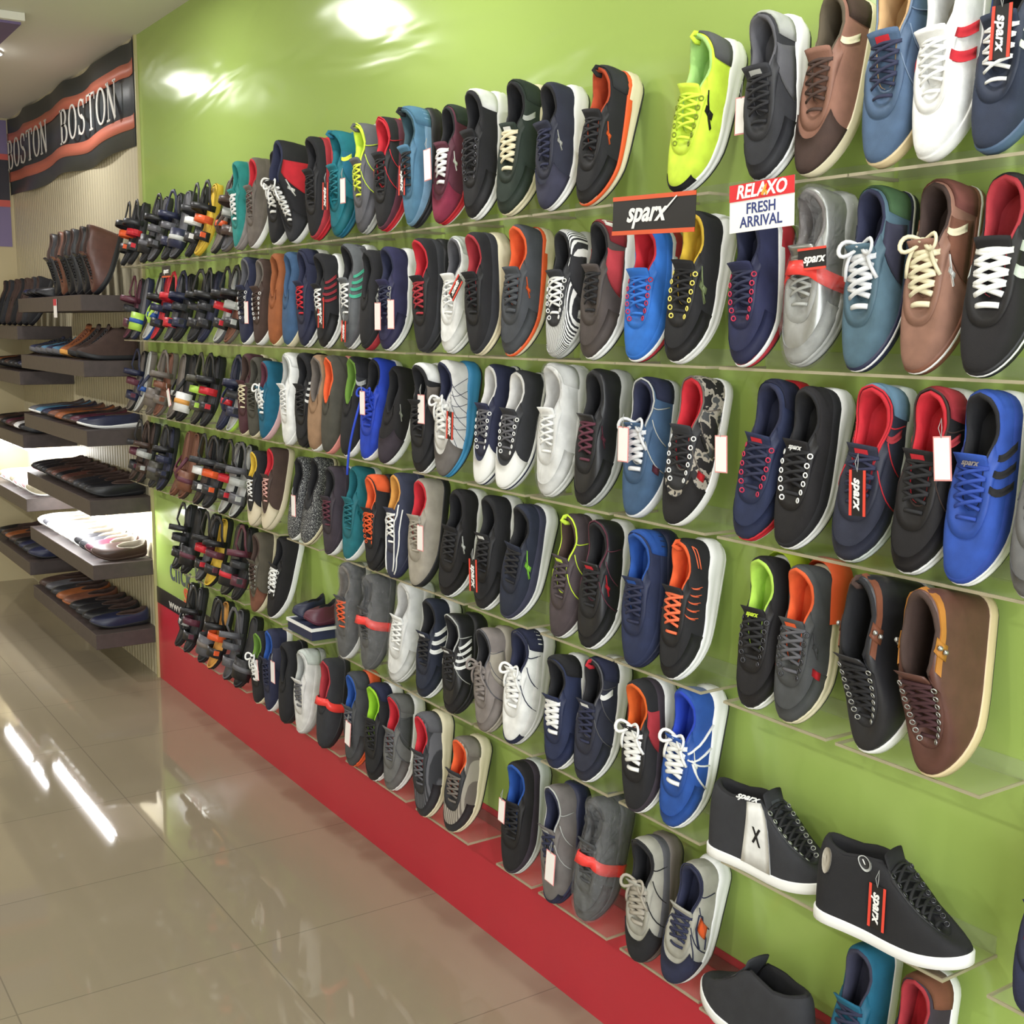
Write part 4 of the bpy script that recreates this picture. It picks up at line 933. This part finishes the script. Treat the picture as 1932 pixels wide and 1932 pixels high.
o = obj('ankle_lettering', text_me('sparx', .02, shear=.3, bold=.0004), mat('wh', 'f'), t); o.matrix_local = on_shoe(s_, .58, .93, 1)
t = stand('h', flatm(-1.035, -.09, .65, 9), ('bk', 'wh', 'bk', 'bk'), {'ey': 'gy'}, .28, 'large black high top sneaker with a round ankle badge, standing near the lower right corner', ROWZ[5]+.001)
s_, k_ = shoe_obj('h', .28, 1, 0)
def disc(tv, r, off, side=1):
    t_, v_ = tv; p_ = math.acos(1-2*t_); p_ = p_ if side > 0 else 2*PI-p_; return s_.patch([[(p_+r*rr*math.cos(a)*1.3, v_+r*rr*math.sin(a)*2.4) for rr in (0.02, .5, 1)] for a in np.linspace(0, 2*PI, 19)], off)
obj('round_badge', part(k_, 'badge', lambda: disc((.60, .80), .075, .003)), mat('lg', 'r'), t); obj('badge_centre', part(k_, 'badge_centre', lambda: disc((.60, .80), .058, .0036)), mat('bk', 'r'), t)
obj('badge_mark', part(k_, 'badge_mark', lambda: s_.quad(((.592, .74), (.602, .74), (.61, .86), (.60, .86)), 1, off=.0042)), mat('wh', 'r'), t)
obj('heel_badge', part(k_, 'heel_badge', lambda: disc((.90, .60), .085, .003)), mat('gr3', 'r'), t)
stand('h', flatm(-1.63, -.095, .32, 176), ('bk2', 'wh', 'bk', 'bk'), {}, .30, 'black sneaker with white sole pointing left, cut off by the bottom edge of the photo', ROWZ[6]+.001)
ashelf(-1.55, -1.27, ROWZ[5], 'clear acrylic shelf under the black high top with the white side panel', .135); ashelf(-1.262, -1.055, ROWZ[5], 'clear acrylic shelf under the large black high top near the lower right corner', .14)
ashelf(-1.60, -1.34, ROWZ[6], 'clear acrylic shelf under the black shoe at the bottom edge', .13); ashelf(-1.30, -1.02, ROWZ[6], 'clear acrylic shelf under the teal and brown pair at the bottom edge', .13)
for X, cols, ex, lb in ((-1.245, ('tb', 'wh', 'nv3', 'nv'), {'ins': 'nv3'}, 'teal shoe with a dark inside, heel up below the large black high top'), (-1.13, ('db3', 'wh', 'rd2', 'db'), {'hc': 'bn6', 'ins': 'rd'}, 'dark brown shoe with tan heel and red insole below the large black high top')):
    t = thing('sneaker', lb, 'shoe', None, lean(X, ROWZ[6], 0, .28)); kids = build_shoe(t, 'c', cols, ex, .28, 1, 1); settle(t, kids, ROWZ[6]+.001, -.006)
# small box with a folded pair on the fifth row
bx = thing('shoe_box', 'small navy shoe box with a white rim on the fifth row', 'box', None, Matrix.Translation((-3.51, -.068, ROWZ[5]+.001)))
b = MB(); b.box(-.095, .095, -.058, .058, 0, .036); obj('box_body', b.me('box_body', False), mat('262c4a', 'p', .6), bx)
b = MB(); b.box(-.099, .099, -.062, -.058, .03, .04); b.box(-.099, .099, .058, .062, .03, .04); b.box(-.099, -.095, -.058, .058, .03, .04); b.box(.095, .099, -.058, .058, .03, .04); obj('rim', b.me('rim', False), mat('wh', 'p', .5), bx)
ashelf(-3.63, -3.38, ROWZ[5], 'clear acrylic shelf under the small navy shoe box', .135)
for X, c, lb in ((-3.555, 'nv', 'small navy slip-on shoe on top of the navy box'), (-3.465, 'mr', 'small maroon slip-on shoe on top of the navy box')):
    t = stand('f', flatm(X, -.125, .69, -90), (c, c, 'bk', c), {}, .11, lb, ROWZ[5]+.039, 'slip_on_shoe', 0)
    t.matrix_world = t.matrix_world@Matrix.Diagonal((1, .8, 1, 1))
# ---------------------------------------------------------------- shoes on the dark shelves
PROT = {}
def dup(root, M, label, group, cat=None):
    r = root.copy(); COL.objects.link(r); r.matrix_world = M; r['label'] = label; r['group'] = group
    for ch in list(root.children):
        c = ch.copy(); COL.objects.link(c); c.parent = r
        for g_ in ch.children: d = g_.copy(); COL.objects.link(d); d.parent = c
    return r
def far(st, M, cols, ex, L, label, zs, group, name, cat='shoe', ymax=-.004):
    t = thing(name, label, cat, group, M); kids = build_shoe(t, st, cols, ex, L, 0, 0); settle(t, kids, zs, ymax); return t
pl = {'bk': 'black', 'bk2': 'dark grey', 'db': 'dark brown', 'nv': 'navy', 'tn3': 'tan', 'bn': 'brown', 'wh3': 'off white', 'cr2': 'beige', 'gy': 'grey', 'tn': 'light tan', 'mr': 'maroon', 'sb': 'grey blue', 'acr': 'pale', 'pk2': 'pinkish', 'lb': 'glossy black', 'lbr': 'leather brown', 'or': 'orange'}
def row(zi, Z, x0, dx, cols, st, tilt, stack, L=.27, lean_=False, name='loafer', so='db', y0=-.262, noun='loafer', li='db', ex=None, soles=None, pitch=0):
    for i, c in enumerate(cols.split()):
        s_ = ((soles+' wh wh wh').split()[i] if soles else so)
        lb = '%s %s, %s from the right, %s dark shelf, %s stack' % (pl.get(c, c if c != 'wh' else 'white'), noun, ['first', 'second', 'third', 'fourth', 'fifth', 'sixth', 'seventh', 'eighth', 'ninth', 'tenth', 'eleventh', 'twelfth'][i], zi, stack)
        X = x0-i*dx
        M = lean(X, Z, -4+3*math.sin(i*2), L, -.15, -.05) if lean_ else flatm(X, y0, Z, -90+6*math.sin(i*1.7), pitch, tilt)
        far(st, M, (c, s_, li, 'bk2'), ex or {}, L, lb, Z+.001, '%ss on the %s dark shelf, %s stack' % (noun, zi, stack), name)
row('top', AZ[0], -5.56, .135, 'lbr bk bk2 bk bn lb', 'b', 0, 'nearer', .29, True, 'ankle_boot', 'bk', noun='boot')
row('top left', AZ[0], -6.37, .095, 'bk bk2 bk nv', 'f', 0, 'nearer', .25, name='dress_shoe', noun='shoe', so='bk')
row('second', AZ[1], -5.55, .15, 'db db', 'h', 0, 'nearer', .27, name='ankle_boot', noun='boot', so='bk')
far('h', flatm(-5.86, -.25, AZ[1], -75), ('tn3', 'tn', 'bn', 'bn'), {}, .27, 'tan suede ankle boot in front on the second dark shelf', AZ[1]+.001, 'boots', 'ankle_boot', 'boot')
row('second left', AZ[1], -6.05, .12, 'sb nv sb bk2 nv', 'c', 0, 'nearer', .26, name='sneaker', noun='sneaker', so='gy')
row('third', AZ[2], -5.56, .14, 'nv mr bk tn3 bn nv sb gy', 'f', 0, 'nearer', .285, noun='loafer', soles='wh db db tn3 db bk wh wh')
row('fourth', AZ[3], -5.54, .107, 'bk lb bk2 db lbr bk lbr db bk lb bk', 'f', 14, 'nearer', .27, name='dress_shoe', noun='dress shoe', so='bk', pitch=0)
row('fifth', AZ[4], -5.53, .106, 'db mr bk2 bk wh3 wh3 wh wh3 wh3 gy wh3', 'f', 28, 'nearer', .25, name='slipper', noun='slipper', soles='db db bk wh wh wh wh wh wh wh', li='gr3')
row('sixth', AZ[5], -5.55, .125, 'nv bk lb bk bn tn3 bk2 gy db', 'f', 10, 'nearer', .27, soles='bk bk bk bk tn3 tn3 bk bk db')
row('top', BZ[0], -6.88, .145, 'bk bk2 db bk db bk2 bk', 's', 0, 'farther', .27, True, 'slipper', 'bk', noun='slipper')
row('second', BZ[1], -6.86, .12, 'nv bk bk2 db bk tn3 bk', 'f', 10, 'farther', .26, so='bk')
row('third', BZ[2], -6.86, .12, 'bk wh3 db mr bk db bk', 'f', 10, 'farther', .27, so='bk', soles='bk wh db db bk db bk')
row('fourth', BZ[3], -6.86, .105, 'acr pk2 wh3 pk2 acr wh3 pk2 acr', 'f', 30, 'farther', .24, name='slipper', noun='slipper', so='wh', li='pk2')
row('fifth', BZ[4], -6.86, .12, 'nv bk2 nv bk db tn3 db bk', 'f', 12, 'farther', .26, so='bk')
# ---------------------------------------------------------------- hanging tags
TAGS = [('w', -3.836, 1.674, 0.073, 0, -0.152), ('w', -3.097, 2.002, 0.068, 0, -0.152), ('w', -2.628, 2.023, 0.075, 4, -0.152), ('w', -2.895, 1.659, 0.073, 0, -0.152), ('w', -2.82, 1.664, 0.076, 0, -0.152), ('w', -1.537, 1.998, 0.063, 0, -0.152), ('w', -1.571, 1.412, 0.067, 3, -0.152), ('w', -1.847, 1.406, 0.07, 0, -0.152), ('w', -1.109, 1.448, 0.066, 6, -0.152), ('w', -3.479, 1.073, 0.068, 0, -0.152), ('w', -2.668, 1.093, 0.067, 0, -0.152), ('w', -2.991, 1.423, 0.066, 0, -0.152), ('w', -2.661, 1.426, 0.074, 0, -0.152), ('w', -3.831, 0.454, 0.073, 8, -0.152), ('w', -3.679, 0.483, 0.075, 0, -0.152), ('w', -3.105, 0.436, 0.075, -8, -0.152), ('w', -2.273, 0.49, 0.059, -5, -0.152), ('w', -2.071, 0.426, 0.076, -5, -0.152), ('w', -4.689, 1.346, 0.069, 20, -0.152), ('s', -3.477, 2.012, 0.078, 0, -0.152), ('s', -3.207, 1.997, 0.076, -4, -0.152), ('s', -2.752, 1.998, 0.073, -3, -0.152), ('s', -3.248, 1.671, 0.089, -3, -0.152), ('s', -3.099, 1.618, 0.059, -5, -0.152), ('s', -2.468, 1.716, 0.062, -45, -0.152), ('s', -2.516, 1.395, 0.068, -3, -0.152), ('s', -2.409, 1.041, 0.079, 3, -0.152), ('s', -1.26, 1.379, 0.073, 3, -0.152), ('s', -1.055, 2.036, 0.07, 0, -0.152), ('s', -1.175, 0.716, 0.074, 0, -0.152)]
WT = dict(border=mat('e89a98', 'p', .5), card=mat('f6f2f0', 'p', .5))
def tagme(kind, h):
    w_ = h*(.46 if kind == 'w' else .44); out = []
    if kind == 'w':
        b = MB(); b.box(-w_/2, w_/2, -h, 0, 0, .0012); out.append(('border', b.me('border', False), WT['border'])); b = MB(); b.box(-w_/2+.0022, w_/2-.0022, -h+.0022, -.0022, .0005, .002); out.append(('card', b.me('card', False), WT['card']))
    else:
        b = MB(); b.box(-w_/2, w_/2, -h, 0, 0, .0012); out.append(('card', b.me('card', False), BLK))
        for sd in (-1, 1): b = MB(); b.box(sd*w_/2-(.0045 if sd > 0 else 0), sd*w_/2+(.0045 if sd < 0 else 0), -h, 0, .0006, .0024); out.append(('red_edge', b.me('red_edge', False), mat('e04838', 'p', .5)))
    b = MB(); b.tube([(0, -.003, .002), (.003, .012, .004), (0, .026, .0), (-.003, .012, .004), (0, -.003, .002)], .0006, 4); out.append(('string', b.me('string'), mat('lg', 'f')))
    return out
near = [(float(l.split('|')[1]), ROWZ[int(l.split('|')[0])], l.split('|')[-1], l.split('|')[0]) for l in DATA.strip().split('\n')]
for i, (kd, X, Z, h, ang, yp) in enumerate(TAGS):
    if abs(X+1.54) < .02 and Z > 1.9: X, yp = X-.035, -.13
    c = min(near, key=lambda n_: abs(n_[0]-(X*.96))+3*abs(n_[1]+.12-Z))
    t = thing('price_tag' if kd == 'w' else 'logo_tag', ('white price tag by the %s' if kd == 'w' else 'black swing tag by the %s') % short(c[2], int(c[3])), 'tag', 'price tags' if kd == 'w' else 'swing tags', facing(X, yp, Z+h/2, -ang))
    for n_, me_, m_ in tagme(kd, h): obj(n_, me_, m_, t)
    if kd == 's': put('lettering', 'sparx', h*.30, t, (0, -h/2, .0016), WHT, rot=-PI/2, shear=.3, bold=.0006)
t = thing('price_tag', 'small red and white tag hanging from the top dark shelf', 'tag', None, facing(-5.89, -.283, 1.745))
b = MB(); b.box(-.03, .03, -.085, 0, 0, .0012); obj('card', b.me('card', False), WT['card'], t); b = MB(); b.box(-.03, .03, -.03, 0, .0012, .002); obj('red_header', b.me('red_header', False), mat('c83848', 'p', .5), t)

t = thing('logo_tag', 'small black and red paper label on the silver wrapped shoe', 'tag', None, facing(-1.385, -.142, 1.748, -3))
b = MB(); b.box(-.03, .03, -.016, .016, 0, .001); obj('card', b.me('card', False), BLK, t)
for y_ in (-.018, .014): b = MB(); b.box(-.03, .03, y_, y_+.004, .0004, .0022); obj('red_edge', b.me('red_edge', False), mat('e04838', 'p', .5), t)
put('lettering', 'sparx', .02, t, (.004, 0, .0012), WHT, shear=.3, bold=.0005)
